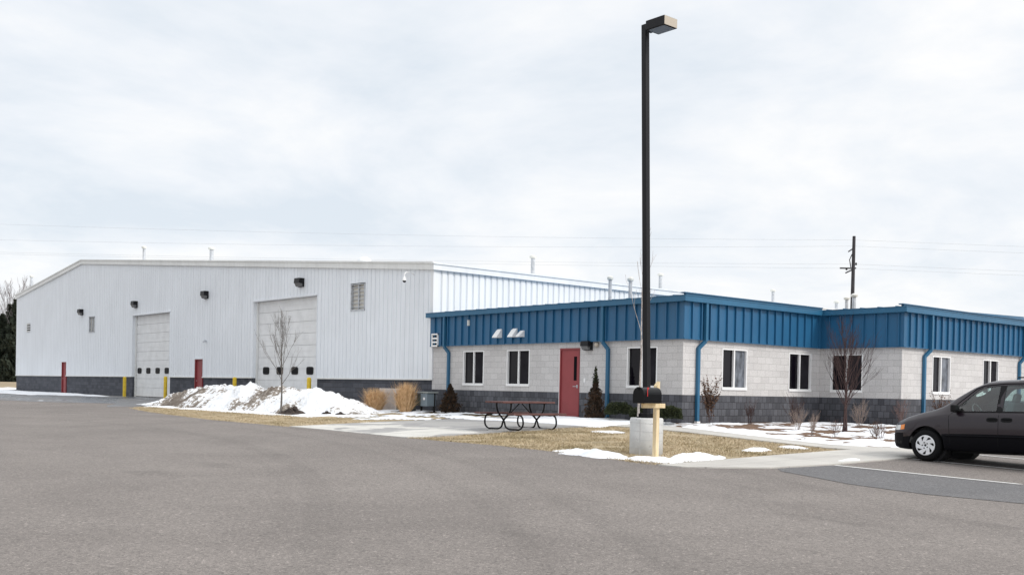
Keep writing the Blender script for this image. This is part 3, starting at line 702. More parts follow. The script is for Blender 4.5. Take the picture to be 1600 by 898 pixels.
# reveals of the big openings
for h in holes:
    rv = MB(); z0 = max(h[2], BZ); dpt = -.3 if h in (D1, D2) else -.1
    FG.box(rv, h[0]-.0, h[0]+.03, z0, h[3], dpt, .055); FG.box(rv, h[1]-.03, h[1], z0, h[3], dpt, .055); FG.box(rv, h[0]-.04, h[1]+.04, h[3]-.03, h[3]+.05, dpt, .075)
    part(rv, 'opening_trim', M['white_siding'], ware, ware)
gb = MB(); FG.wall(gb, 0, LG, -.4, BZ, 0, [D1, D2, R1, R3], depth=.35); part(gb, 'base_wall', M['split2'], ware, ware)
cur = 0
for h in sorted([D1, D2, R1, R3])+[(LG, LG)]:
    ft = MB(); FG.box(ft, cur, h[0], BZ-.01, BZ+.05, .0, .085); cur = h[1]; part(ft, 'base_flashing', M['trim'], ware, ware)
# side wall with bolder ribs
ss = MB(); k = 0
while k < LS:
    a_, b_ = k, min(k+.305, LS)
    pf = [(a_, .0), (a_+.04, .0), (a_+.07, .045), (b_-.03, .045), (b_, .0)]
    for (p, w0), (q_, w1) in zip(pf, pf[1:]):
        ss.cur = 1 if (w0 == 0 and w1 == 0) else 0
        ss.face([FS.P(p, BZ, w0), FS.P(q_, BZ, w1), FS.P(q_, ZR, w1), FS.P(p, ZR, w0)])
    k += .305
ss.cur = 0; part(ss, 'side_siding', [M['side_siding'], M['groove']], ware, ware)
bk = MB()
bk.face([(XA+LS, YG, -.4), (XA+LS, YL, -.4), (XA+LS, YL, ZL), (XA+LS, YL-UR, ZP), (XA+LS, YG, ZR)]); bk.face([(XA, YL, -.4), (XA+LS, YL, -.4), (XA+LS, YL, ZL), (XA, YL, ZL)])
bk.face([(XA, YG-.001, -.4), (XA+LS, YG-.001, -.4), (XA+LS, YG-.001, BZ), (XA, YG-.001, BZ)]); part(bk, 'rear_walls', M['white_siding'], ware, ware)
# roof and rake trim
rr = MB(); e_ = .12
for (u0, z0), (u1, z1) in (((-e_, ZL-.01), (UR, ZP)), ((UR, ZP), (LG+e_, ZR-.01))):
    a_, b_, c_, d_ = FG.P(u0, z0+.16, .12), FG.P(u1, z1+.16, .12), FG.P(u1, z1+.16, -LS-.1), FG.P(u0, z0+.16, -LS-.1)
    dn = Vector((0, 0, -.12)); rr.faces([a_, b_, c_, d_, a_+dn, b_+dn, c_+dn, d_+dn], [(0, 1, 2, 3), (7, 6, 5, 4), (0, 4, 5, 1), (1, 5, 6, 2), (2, 6, 7, 3), (3, 7, 4, 0)])
part(rr, 'roof', M['roof_white'], ware, ware)
tr = MB()
for (u0, z0), (u1, z1) in (((-.16, ZL-.015), (UR, ZP)), ((UR, ZP), (LG+.145, ZR-.013))):
    for dz0, dz1, w0, w1 in ((-.10, .13, .02, .15), (.13, .20, .02, .19)):
        vs = [FG.P(u, z+dz, w_) for u, z in ((u0, z0), (u1, z1)) for dz in (dz0, dz1) for w_ in (w0, w1)]
        tr.faces(vs, [(0, 1, 3, 2), (4, 6, 7, 5), (0, 4, 5, 1), (2, 3, 7, 6), (0, 2, 6, 4), (1, 5, 7, 3)])
part(tr, 'rake_trim', M['trim'], ware, ware)
ev = MB(); FS.box(ev, -.145, LS, ZR-.11, ZR+.10, .02, .17); FS.box(ev, -.185, LS, ZR+.10, ZR+.17, .02, .21); part(ev, 'eave_gutter', M['side_siding'], ware, ware)
ct = MB(); FG.box(ct, LG-.12, LG+.055, BZ, ZR, .04, .062); FS.box(ct, -.06, .12, BZ, ZR, .03, .058); part(ct, 'corner_trim', M['side_siding'], ware, ware)
# overhead doors
def ohdoor(h, wz, winpx, ww, wh):
    mb = MB(); z = .02; n_ = 9; hh = (h[3]-.03-z)/n_
    for i in range(n_):
        FG.box(mb, h[0]+.04, h[1]-.04, z+i*hh, z+(i+1)*hh-.014, -.25, -.21)
        FG.box(mb, h[0]+.04, h[1]-.04, z+i*hh+hh*.47, z+i*hh+hh*.5, -.21, -.205)
    FG.box(mb, h[0]+.04, h[1]-.04, 0, h[3], -.28, -.252)
    o_ = part(mb, 'overhead_door', M['door_white'], ware, ware)
    for u in winpx:
        m2 = MB(); n_ = 20; vs = []
        for w_ in (-.205, -.185):
            for k_ in range(n_):
                an = 2*math.pi*k_/n_; c_, s_ = math.cos(an), math.sin(an); ex = .45
                vs.append(FG.P(u+ww/2*math.copysign(abs(c_)**ex, c_), wz+wh/2*math.copysign(abs(s_)**ex, s_), w_))
        m2.faces(vs, [tuple(range(n_)), tuple(range(n_, 2*n_))]+[(k_, (k_+1) % n_, (k_+1) % n_+n_, k_+n_) for k_ in range(n_)])
        wo = part(m2, 'door_window', M['black'], o_, ware)
        m3 = MB(); FG.box(m3, u-ww*.36, u+ww*.36, wz-wh*.33, wz+wh*.33, -.186, -.18); part(m3, 'pane', M['door_glass'], wo, ware)
    m4 = MB(); FG.box(m4, h[0]+.04, h[1]-.04, -.01, .03, -.26, -.2); part(m4, 'bottom_seal', M['black'], o_, ware)
    m5 = MB(); FG.box(m5, h[0]+.0, h[0]+.10, .0, h[3]-.05, -.2, -.12); part(m5, 'door_track', M['trim'], o_, ware); m5 = MB(); FG.box(m5, h[1]-.06, h[1], .0, h[3]-.05, -.2, -.12); part(m5, 'door_track', M['trim'], o_, ware)
ohdoor(D1, 1.54, [YL-61.35, YL-60.0, YL-58.62, YL-57.3], .60, .34)
ohdoor(D2, 1.53, [YL-45.40, YL-44.04, YL-42.62, YL-41.24], .62, .36)
def reddoor(h):
    mb = MB(); FG.box(mb, h[0]+.06, h[1]-.06, .0, 2.10, -.06, -.02); o_ = part(mb, 'door', M['red'], ware, ware)
    m2 = MB(); FG.box(m2, h[0], h[0]+.06, 0, 2.17, -.12, .065); FG.box(m2, h[1]-.06, h[1], 0, 2.17, -.12, .065); FG.box(m2, h[0], h[1], 2.10, 2.172, -.12, .067); part(m2, 'door_frame', M['red_dark'], o_, ware)
    m3 = MB(); m3.tube([FG.P(h[0]+.14, 1.0, -.02), FG.P(h[0]+.14, 1.0, .03), FG.P(h[0]+.25, 1.0, .03)], .012); part(m3, 'door_handle', M['pipe'], o_, ware)
reddoor(R1); reddoor(R3)
def lwin(h):
    mb = MB(); a_, b_, c_, d_ = h
    FG.box(mb, a_, b_, c_, c_+.06, -.06, .075); FG.box(mb, a_, b_, d_-.06, d_, -.06, .075); FG.box(mb, a_, a_+.06, c_, d_, -.06, .073); FG.box(mb, b_-.06, b_, c_, d_, -.06, .073); FG.box(mb, (a_+b_)/2-.025, (a_+b_)/2+.025, c_, d_, -.05, .03)
    for i in range(1, 7): FG.box(mb, a_+.05, b_-.05, c_+(d_-c_)*i/7-.014, c_+(d_-c_)*i/7+.014, -.04, .01)
    o_ = part(mb, 'window', M['pipe'], ware, ware); m2 = MB(); FG.box(m2, a_+.03, b_-.03, c_+.03, d_-.03, -.08, -.045); part(m2, 'pane', M['shade'], o_, ware)
lwin(W1); lwin(W2)
q = MB()
u0, u1 = YL-83.1, YL-82.3
for i in range(4): FG.box(q, u0, u1, 4.46+i*.17, 4.46+i*.17+.07, .05, .12)
lo = part(q, 'wall_louvre', M['trim'], ware, ware); q = MB(); FG.box(q, u0, u1, 4.45, 5.08, .04, .06); part(q, 'louvre_opening', M['dark_hole'], lo, ware)
for y, z in ((70.87, 5.40), (61.38, 5.45), (51.63, 5.47), (41.68, 5.47)): wallpack(FG, YL-y, z, ware, 1.15)
q = MB(); q.tube([FG.P(YL-51.6, 3.08, .05), FG.P(YL-51.6, 3.08, .16), FG.P(YL-51.6, 3.0, .2)], .05); part(q, 'door_sensor', M['pipe'], ware, ware)
q = MB(); u = YL-32.95; q.tube([FG.P(u, 5.22, .05), FG.P(u, 5.28, .2), FG.P(u, 5.28, .42), FG.P(u, 5.2, .5), FG.P(u, 5.1, .5)], .022); q.lathe([(.0, .06), (.04, .05), (.08, -.04), (.09, -.10), (0, -.10)][::-1], 14, FG.P(u, 5.05, .5))
co = part(q, 'dome_camera', M['vinyl'], ware, ware); q = MB(); q.lathe([(0, -.17), (.04, -.165), (.065, -.13), (.075, -.10)], 14, FG.P(u, 5.05, .5)); part(q, 'camera_lens', M['door_glass'], co, ware)
for x, y, z1, r_ in ((23.75, 61.64, 8.99, .12), (25.89, 56.98, 8.73, .16), (25.74, 90.1, 9.3, .13), (33.31, 37.39, 7.33, .14), (45.57, 40.04, 7.73, .15), (58.93, 41.75, 7.94, .15)):
    if y > YL: y = 84.5; x = 23.9; z1 = 8.85
    vent(x, y, top(YL-y)+.05, z1, r_, ware)
q = MB(); q.lathe([(.16, 0), (.18, .18), (.30, .22), (.36, .36), (.31, .52), (.16, .62), (0, .65)], 16, (27.16, 42.68, top(YL-42.68)+.12)); part(q, 'turbine_vent', M['roof_white'], ware, ware)
q = MB(); q.bar(FG.P(.0, ZL-.1, .02), FG.P(.0, BZ, .02), .08, .05); part(q, 'corner_flashing', M['trim'], ware, ware)

# bollards
for i, (y, z, lb) in enumerate(((61.35, 1.17, 'yellow steel bollard left of the farther overhead door'), (55.3, 1.21, 'yellow steel bollard right of the farther overhead door, full height visible'), (46.9, 1.2, 'yellow bollard left of the nearer overhead door, behind the snow pile'), (39.75, 1.22, 'yellow bollard right of the nearer overhead door, behind the snow pile'))):
    mb = MB(); mb.lathe([(.095, -.3), (.095, z-.06), (.075, z-.015), (.03, z), (0, z)], 16); o_ = mb.build('bollard', M['yellow'], smooth=False, loc=None); o_.location = (22.6, y, 0); tag(o_, lb, 'bollard', 'yellow bollards by the overhead doors')

# ------------------------------------------------------------------ lamp post
px_, py_ = 16.21, 14.54; gz = g(px_, py_)
ped_h = .745
lamp = thing('lamp_post', (px_, py_, gz), 'tall black square lamp post on a round concrete base at the lawn edge', 'lamp post')
mb = MB(); mb.lathe([(.345, -.3), (.345, ped_h-.03), (.325, ped_h), (0, ped_h)], 40); pr_ = mb.build('concrete_base', M['pier'], lamp, smooth=False)
for p in pr_.data.polygons: p.use_smooth = abs(p.normal.z) < .5
mb = MB()
mb2 = MB(); zz = .12
while zz < ped_h:   # spiral form seams on the cast base
    pts = [(.346*math.cos(t_), .346*math.sin(t_), zz+.02*math.sin(t_-1)) for t_ in np.linspace(0, 2*math.pi, 37)]; mb2.tube(pts, .003, 4, False); zz += .17
mb2.tube([(-.347*math.cos(.35), -.347*math.sin(.35), 0), (-.347*math.cos(.35), -.347*math.sin(.35), ped_h-.03)], .008, 4)
mb2.build('form_seams', M['stone'] if 0 else mat('seam_concrete', (.42, .42, .42), .9), lamp)
mb = MB(); mb.box((0, 0, ped_h+.012), (.30, .30, .024)); mb.box((0, 0, ped_h+.06), (.21, .21, .08))
for sx in (-.11, .11):
    for sy in (-.11, .11): mb.lathe([(.018, 0), (.018, .07), (0, .07)], 8, (sx, sy, ped_h+.02))
bevel(mb.build('base_plate', M['black'], lamp), .006)
T0 = Vector((0, 0, ped_h+.02)); T1 = Vector((-.15, .13, 8.475-gz)); mb = MB()
mb.bar(T0, T1, .122, .122, up=(0, 1, 0)); bevel(mb.build('pole', M['bronze'], lamp), .012)
mb = MB(); hc = T1+Vector((0, -.42, -.17)); hd = MB()
hd.box(hc+Vector((0, -.02, .06)), (.40, .50, .19)); hd.box(hc+Vector((0, .27, .04)), (.12, .10, .12)); ho = bevel(hd.build('lamp_head', M['bronze'], lamp), .008)
q = MB(); q.box(hc+Vector((0, -.272, .06)), (.385, .006, .175)); q.build('end_glare', M['beige'], ho)  # added pale sheet paints the sun glare on the head's end face
q = MB(); q.box(hc+Vector((0, -.03, -.038)), (.34, .42, .008)); q.build('lamp_lens', M['lens'], ho)

# ------------------------------------------------------------------ mailbox
mx_, my_ = 15.53, 13.68; gz = g(mx_, my_)
post = thing('mailbox_post', (mx_, my_, gz), 'new pale pine post with a cross arm standing in snow by the asphalt', 'post')
mb = MB(); S = .045
tp = 1.53
mb.faces([(-S, -S, -.3), (S, -S, -.3), (S, S, -.3), (-S, S, -.3), (-S, -S, tp-.09), (S, -S, tp), (S, S, tp), (-S, S, tp-.09)], [(0, 3, 2, 1), (0, 1, 5, 4), (1, 2, 6, 5), (2, 3, 7, 6), (3, 0, 4, 7), (4, 5, 6, 7)])
bevel(mb.build('upright', M['wood_post'], post), .004)
mb = MB(); mb.box((-.17, -.068, 1.05), (.66, .045, .09)); bevel(mb.build('cross_arm', M['wood_post'], post), .004)
box = thing('mailbox', (mx_-.37, my_-.10, gz+1.102), 'black dome-topped mailbox with red flag on the pine cross arm', 'mailbox')
mb = MB(); W_, Hh, Ln = .27, .17, .50; n_ = 14
sect = [(-W_/2, 0), ] + [(-W_/2*math.cos(t_), Hh+W_/2*math.sin(t_)) for t_ in np.linspace(0, math.pi, n_)]+[(W_/2, 0)]
vs = [(x, y_, z_) for x in (-Ln/2, Ln/2) for y_, z_ in sect]; k = len(sect)
mb.faces(vs, [tuple(range(k)), tuple(range(k, 2*k))[::-1]]+[(i, i+k, (i+1) % k+k, (i+1) % k) for i in range(k)])
bo = mb.build('box_body', M['mailbox'], box)
mb = MB(); vs = [(x, y_*1.04, z_*1.03-.004) for x in (-Ln/2-.022, -Ln/2-.002) for y_, z_ in sect]
mb.faces(vs, [tuple(range(k)), tuple(range(k, 2*k))[::-1]]+[(i, i+k, (i+1) % k+k, (i+1) % k) for i in range(k)]); dr = mb.build('box_door', M['mailbox'], box)
mb = MB(); mb.box((-Ln/2-.034, 0, .27), (.024, .03, .03)); mb.build('latch', M['mailbox'], dr)
mb = MB(); mb.box((-.17, -W_/2-.008, .21), (.016, .006, .16)); mb.box((-.158, -W_/2-.009, .285), (.045, .006, .035)); mb.build('flag', M['red_flag'], box)
mb = MB(); mb.box((0.03, 0, -.005), (.42, .2, .010)); mb.build('mounting_board', M['wood_post'], box)

# ------------------------------------------------------------------ picnic table
tb = thing('picnic_table', (18.72, 21.40, g(18.72, 21.40)+.010), 'picnic table with reddish-brown planks and black looped tube legs on the patio', 'picnic table')
def rrect_path(): pass
mb = MB()
for i in range(3): mb.box((0, (i-1)*.25, .745), (1.90, .24, .048))
bevel(mb.build('table_top', M['table'], tb), .006)
for s_ in (-1, 1):
    mb = MB(); mb.box((0, s_*.70, .435), (1.90, .26, .048)); bevel(mb.build('bench', M['table'], tb), .006)
def catmull(P, n_=6, closed=False):
    P = [Vector(p) for p in P]; r_ = []; m_ = len(P)
    for i in range(m_ if closed else m_-1):
        p0, p1, p2, p3 = (P[(i-1) % m_] if closed or i > 0 else P[0]), P[i], P[(i+1) % m_], (P[(i+2) % m_] if closed or i+2 < m_ else P[-1])
        for k_ in range(n_):
            t_ = k_/n_; r_.append(.5*((2*p1)+(-p0+p2)*t_+(2*p0-5*p1+4*p2-p3)*t_*t_+(-p0+3*p1-3*p2+p3)*t_**3))
    if not closed: r_.append(P[-1])
    return r_
for xx in (-.60, .60):
    mb = MB()
    for s_ in (-1, 1):
        P_ = [(xx, s_*.36, .715), (xx, s_*.36, .60), (xx, s_*.27, .47), (xx, s_*.10, .34), (xx, s_*.035, .22), (xx, s_*.09, .08), (xx, s_*.24, .022), (xx, s_*.50, .022), (xx, s_*.64, .022), (xx, s_*.77, .10), (xx, s_*.80, .22), (xx, s_*.76, .35), (xx, s_*.66, .405), (xx, s_*.50, .408)]
        P_ = [(xx, -s_*.30, .715), (xx, -s_*.30, .62), (xx, -s_*.24, .47), (xx, -s_*.08, .33), (xx, s_*.025, .22)] + P_[5:]
        mb.tube(catmull(P_, 5), .024, 8)
    mb.bar((xx, -.38, .72), (xx, .38, .72), .035, .02)
    fo = mb.build('leg_frame', M['black'], tb, smooth=False)
for s_ in (-1, 1):
    mb = MB(); mb.tube([(s_*.60, 0, .25), (s_*.05, 0, .705)], .014, 8); mb.build('brace', M['black'], tb)

# ------------------------------------------------------------------ plants
def spray(mb, rn, p, d, ln, r_, depth, nb=3, spread=.6, up=.25, nseg=4, taper=.55, rmin=.0025, sides=4, shrink=.62):
    pts = [p.copy()]; rr_ = [r_]; dd_ = d.normalized()
    for i in range(nseg):
        dd_ = (dd_+Vector((rn.uniform(-1, 1), rn.uniform(-1, 1), rn.uniform(-.6, 1)))*.13+Vector((0, 0, up*.12))).normalized()
        pts.append(pts[-1]+dd_*ln/nseg); rr_.append(max(rmin, r_*(1-(1-taper)*(i+1)/nseg)))
    mb.tube(pts, rr_, sides, False)
    if depth <= 0: return
    for k_ in range(nb):
        t_ = rn.uniform(.25, 1.0) if k_ < nb-1 else 1.0
        i = min(nseg-1, int(t_*nseg)); q_ = pts[i].lerp(pts[i+1], t_*nseg-i) if t_ < 1 else pts[-1]
        base = (pts[i+1]-pts[i]).normalized(); o_ = Vector((rn.uniform(-1, 1), rn.uniform(-1, 1), rn.uniform(-.3, .6)))
        nd = (base+o_*spread).normalized(); nd.z += up*.3
        spray(mb, rn, q_, nd, ln*shrink*rn.uniform(.75, 1.2), max(rmin, rr_[i]*.6), depth-1, nb, spread, up, nseg, taper, rmin, sides, shrink)
def bare_tree(name, loc, label, cat, hgt, rtrunk, seed, bark, twig=None, first=.35, n_br=18, blen=.36, ang=.55, stems=1, lean=(0, 0), group=None, depth=2, spread=.45, nb=4, rmin=.003):
    rn = random.Random(seed); t_ = thing(name, loc, label, cat, group); tm = MB(); cm = MB()
    for s_ in range(stems):
        b0 = Vector((rn.uniform(-.1, .1), rn.uniform(-.1, .1), -.05)) if stems > 1 else Vector((0, 0, -.05))
        pts = [b0]; n_ = 10; k_ = hgt*(1 if s_ == 0 else rn.uniform(.75, .95))
        dv = Vector((lean[0]+(rn.uniform(-.12, .12) if stems > 1 else 0), lean[1]+(rn.uniform(-.12, .12) if stems > 1 else 0), 1))
        for i in range(n_): pts.append(pts[-1]+(dv+Vector((rn.uniform(-.05, .05), rn.uniform(-.05, .05), 0)))*k_/n_)
        rs = [rtrunk*(1-.88*i/n_)*(1.25 if i == 0 else 1)+.001 for i in range(n_+1)]
        tm.tube(pts, rs, 8, False)
        for j in range(n_br):
            fr_ = first+(1-first)*((j+.5)/n_br)**.9; i = min(n_-1, int(fr_*n_)); p = pts[i].lerp(pts[i+1], fr_*n_-i); a_ = j*2.4+rn.uniform(-.4, .4)
            sp = ang*(1.15-.6*fr_); d = Vector((math.cos(a_)*sp, math.sin(a_)*sp, 1-sp*.3)).normalized()
            spray(cm, rn, p, d, hgt*blen*(1.15-.75*fr_)*rn.uniform(.8, 1.15), max(rmin, rs[i]*.42), depth, nb, spread, .3, rmin=rmin)
    tm.build('trunk', bark, t_, smooth=True); cm.build('crown', twig or bark, t_); return t_
bare_tree('bare_tree', (18.72, 34.95, g(18.72, 34.95)), 'slender leafless young tree in front of the snow pile', 'tree', 3.15, .042, 11, M['bark_grey'], M['bark_grey'], first=.34, n_br=17, blen=.38, ang=.58, depth=2, spread=.42, nb=4, rmin=.0024)
bare_tree('bare_tree', (21.77, 19.84, g(21.77, 19.84)), 'thin pale-barked leafless sapling just behind the lamp post', 'tree', 4.9, .035, 23, M['bark_pale'], M['bark_pale'], first=.42, n_br=9, blen=.26, ang=.42, depth=1, spread=.35, nb=3, rmin=.0035)
bare_tree('bare_tree', (26.6, 16.35, g(26.6, 16.35)), 'multi-stemmed reddish-brown leafless tree in the bed before the inner corner window', 'tree', 2.75, .030, 37, M['bark_red'], M['bark_red'], first=.26, n_br=14, blen=.40, ang=.66, stems=3, depth=2, spread=.36, nb=4, rmin=.0022)
def twig_bush(loc, label, hgt, wd, seed, m_, stems=9, name='bare_shrub', leaves=None, depth=2, group='leafless shrubs in the planting bed', rmin=.0018):
    rn = random.Random(seed); x, y = loc; t_ = thing(name, (x, y, g(x, y)), label, 'shrub', group); mb = MB(); lm = MB()
    for k_ in range(stems):
        a_ = rn.uniform(0, 6.28); sp = wd/hgt*rn.uniform(.2, 1)*.8
        spray(mb, rn, Vector((rn.uniform(-.05, .05), rn.uniform(-.05, .05), -.02)), Vector((math.cos(a_)*sp, math.sin(a_)*sp, 1)), hgt*(.62 if name == 'withered_shrub' else .48)*rn.uniform(.7, 1.1), .0045, depth, 4, .55, .2, rmin=rmin)
    mb.build('branches', m_, t_)
    if leaves:
        for k_ in range(leaves[1]):
            p = Vector(mb.v[rn.randrange(len(mb.v))]); s_ = rn.uniform(.018, .042); u = Vector((rn.uniform(-1, 1), rn.uniform(-1, 1), rn.uniform(-1, 1))).normalized()*s_; v = u.orthogonal().normalized()*s_*.6
            lm.face([p-u, p+v, p+u, p-v])
        lm.build('leaves', leaves[0], t_)
    return t_
twig_bush((23.35, 18.55), 'dark sparse shrub with withered brown leaves right of the corner downspout', 1.10, .42, 3, M['bark_red'], 9, name='withered_shrub', leaves=(M['brown_leaf'], 1500), group=None)
twig_bush((25.2, 16.9), 'pale twiggy shrub low below the first window right of the corner', .75, .5, 4, M['twig_tan'], 12)
twig_bush((25.25, 18.6), 'dark leafless shrub against the wall between the corner and first window', .8, .5, 14, M['bark_red'], 12)
twig_bush((27.6, 18.7), 'dark leafless shrub against the wall below and left of second window', .95, .75, 15, M['bark_red'], 16)
twig_bush((23.9, 15.6), 'small pale twiggy shrub at the bed front, left of the multi-stemmed tree', .72, .42, 5, M['twig_tan'], 10)
twig_bush((24.3, 15.2), 'short sparse shrub directly before the multi-stemmed tree', .5, .35, 6, M['twig_pink'], 7)
twig_bush((25.2, 14.55), 'low brownish shrub at the bed front, midway between tree and van', .5, .4, 7, M['brown_leaf'], 12)
twig_bush((25.9, 14.75), 'small shrub at the bed front, nearest to the van bumper', .5, .35, 8, M['twig_pink'], 8)
twig_bush((28.4, 16.9), 'pinkish pale shrub by the wall left of the multi-stemmed tree', .9, .6, 9, M['twig_tan'], 14)
twig_bush((29.0, 15.9), 'pale upright shrub below the inner corner window', 1.0, .35, 10, M['twig_pink'], 10)
twig_bush((29.2, 14.6), 'reddish leafless shrub before the dark base, right of the inner corner window', .9, .5, 12, M['twig_pink'], 14)
twig_bush((29.6, 14.0), 'reddish leafless shrub near the outer corner of the right wing', .85, .45, 13, M['bark_red'], 12)
twig_bush((30.9, 15.6), 'dark shrub showing above the van hood beside the downspout', 1.15, .5, 16, M['bark_red'], 12, leaves=(M['brown_leaf'], 260))
def leaf_mass(name, loc, label, cat, dims, n_, m_, seed, shape='cone', group=None, leaf=.03, trunk=True, tilt=0):
    rn = random.Random(seed); x, y = loc[:2]; t_ = thing(name, (x, y, g(x, y) if len(loc) < 3 else loc[2]), label, cat, group); mb = MB(); rx, ry, hz = dims
    for k_ in range(n_):
        if shape == 'cone':
            z = rn.random()**1.35; prof_ = (1-z)**.8*(.75+.25*math.sin(min(1, z*5)*1.57)); rr_ = prof_*(rn.random()**.35)*(1+.38*noise.noise(Vector((z*7, seed, rn.random()*.1+math.sin(k_)*.0))))
            a_ = rn.uniform(0, 6.28); rr_ *= 1+.75*noise.noise(Vector((math.cos(a_)*2.6, math.sin(a_)*2.6, z*11+seed)))
            c_ = Vector((rx*rr_*math.cos(a_), ry*rr_*math.sin(a_), z*hz)); dn = Vector((math.cos(a_)*.5, math.sin(a_)*.5, .9))
        else:
            a_ = rn.uniform(0, 6.28); ph = math.acos(rn.uniform(-.35, 1)); q_ = rn.random()**.3; dn = Vector((math.sin(ph)*math.cos(a_), math.sin(ph)*math.sin(a_), math.cos(ph)))
            q_ *= 1+.18*noise.noise(dn*2.3+Vector((seed, 0, 0))); c_ = Vector((rx*q_*dn.x, ry*q_*dn.y, hz*.5+hz*.5*q_*dn.z))
        s_ = leaf*rn.uniform(.6, 1.4); u = (dn+Vector((rn.uniform(-1, 1), rn.uniform(-1, 1), rn.uniform(-1, 1)))*.7).normalized()*s_; v = u.cross(Vector((rn.uniform(-1, 1), rn.uniform(-1, 1), rn.uniform(-1, 1)))).normalized()*s_*.45
        mb.face([c_-u*.5-v*.4, c_+v, c_+u, c_-v])
    mb.build('foliage', m_, t_)
    if trunk: q_ = MB(); q_.tube([(0, 0, -.05), (0, 0, hz*.85)], [.03*hz, .004], 6); q_.build('trunk', M['bark_red'], t_)
    return t_
leaf_mass('small_conifer', (22.65, 29.75), 'narrow rust-brown conifer between utility boxes and blue downspout', 'conifer', (.40, .40, 1.02), 5200, M['rust_leaf'], 2, leaf=.035)
q_ = MB()
leaf_mass('small_conifer', (22.55, 22.33), 'taller rust-brown conifer right of the red office door', 'conifer', (.34, .34, 1.30), 5200, M['rust_leaf'], 7, leaf=.035)
leaf_mass('topknot', (22.55, 22.33, g(22.55, 22.33)+1.12), None, None, (.10, .10, .50), 500, M['box_leaf'], 9, leaf=.03, trunk=False)
kn = [o_ for o_ in COL.objects if o_.name.startswith('topknot')][0]; cf = [o_ for o_ in COL.objects if o_.name == 'small_conifer.001'][0]
kc = kn.children[0]; kc.parent = cf; kc.location = (0, 0, 1.12); kc.name = 'green_tip'; bpy.data.objects.remove(kn)
for x, y, r_, h_, lb in ((22.5, 21.28, .44, .46, 'round dark green boxwood left of the lamp base by the dark wall'), (22.5, 20.45, .28, .34, 'small green boxwood half hidden behind the lamp base'), (22.1, 18.98, .37, .42, 'round green boxwood right of the mailbox post')):
    leaf_mass('boxwood', (x, y), lb, 'shrub', (r_, r_, h_*1.25), 4600, M['box_leaf'], int(x*y*10), 'ball', 'clipped boxwoods along the office wall', .03, trunk=False)
def grass_clump(x, y, hgt, wd, n_, label, seed):
    rn = random.Random(seed); t_ = thing('ornamental_grass', (x, y, g(x, y)), label, 'ornamental grass', 'tall straw grass clumps'); mb = MB()
    for k_ in range(n_):
        a_ = rn.uniform(0, 6.28); b_ = rn.random()**.5; x0, y0 = math.cos(a_)*b_*wd*.35, math.sin(a_)*b_*wd*.35; h_ = hgt*rn.uniform(.35, 1.12); sp = wd*b_*rn.uniform(.35, 1.2)
        x1, y1 = math.cos(a_)*sp*.75, math.sin(a_)*sp*.75; x2, y2 = math.cos(a_)*sp*1.1+rn.uniform(-.13, .13), math.sin(a_)*sp*1.1+rn.uniform(-.13, .13); w_ = rn.uniform(.004, .009); tx, ty = -math.sin(a_+rn.uniform(-1, 1))*w_, math.cos(a_+rn.uniform(-1, 1))*w_
        p0, p1, p2 = Vector((x0, y0, 0)), Vector((x1, y1, h_*.6)), Vector((x2, y2, h_)); t2 = Vector((tx, ty, 0))
        mb.face([p0-t2, p0+t2, p1+t2, p1-t2]); mb.face([p1-t2, p1+t2, p2])
    mb.build('blades', M['straw'], t_)
grass_clump(21.9, 33.42, .82, .60, 1500, 'left of the two straw-coloured ornamental grass clumps, shorter and broader', 5)
grass_clump(21.9, 31.46, 1.04, .52, 1700, 'right of the two straw-coloured ornamental grass clumps, taller vase shape', 6)

# ------------------------------------------------------------------ utility things by the corner
q = MB(); q.box((22.7, 33.6, .72), (.25, 1.25, .20)); q.box((22.7, 33.6, .3), (.2, 1.1, .7)); o_ = q.build('stone_block', M['stone'], loc=(22.7, 33.6, 0)); bevel(o_, .01); tag(o_, 'pale stone block rising behind the left straw grass clump', 'stone block')
ub = thing('utility_cabinet', (22.55, 32.35, 0), 'dark green open-fronted utility cabinet between the two grass clumps', 'utility box')
q = MB(); q.box((0, 0, .60), (.5, .66, .06)); q.box((.0, .30, .28), (.45, .05, .62)); q.box((0, -.30, .28), (.45, .05, .62)); q.box((.2, 0, .28), (.05, .6, .62)); q.build('cabinet_body', M['util_green'], ub)
q = MB(); q.tube([(-.12, .02, -.05), (-.12, .02, .5)], .035); q.build('riser_pipe', M['pipe'], ub)
q = MB(); q.box((.12, 0, .25), (.1, .5, .5)); q.build('inner_panel', M['dark_hole'], ub)
tf = thing('transformer', (22.55, 31.1, 0), 'grey-green utility meter pedestal with hinged cover left of the small conifer', 'utility box')
q = MB(); q.box((0, .27, .42), (.4, .42, .42)); bevel(q.build('meter_box', M['util_green'], tf), .01)
q = MB(); q.box((-.04, -.22, .43), (.42, .40, .46)); bo = bevel(q.build('disconnect_box', M['util_grey'], tf), .012)
q = MB(); q.box((-.255, -.25, .47), (.006, .11, .09)); q.build('paper_label', M['vinyl'], bo)
q = MB(); q.box((-.205, .33, .50), (.012, .09, .16)); q.build('meter_window', M['vinyl'], tf)
q = MB(); q.box((-.02, .03, .70), (.5, 1.02, .05)); bevel(q.build('cover', M['util_top'], tf), .012)
for yy in (.4, -.4): q = MB(); q.box((.1, yy, .3), (.06, .06, .75)); q.build('leg', M['dark_hole'], tf)

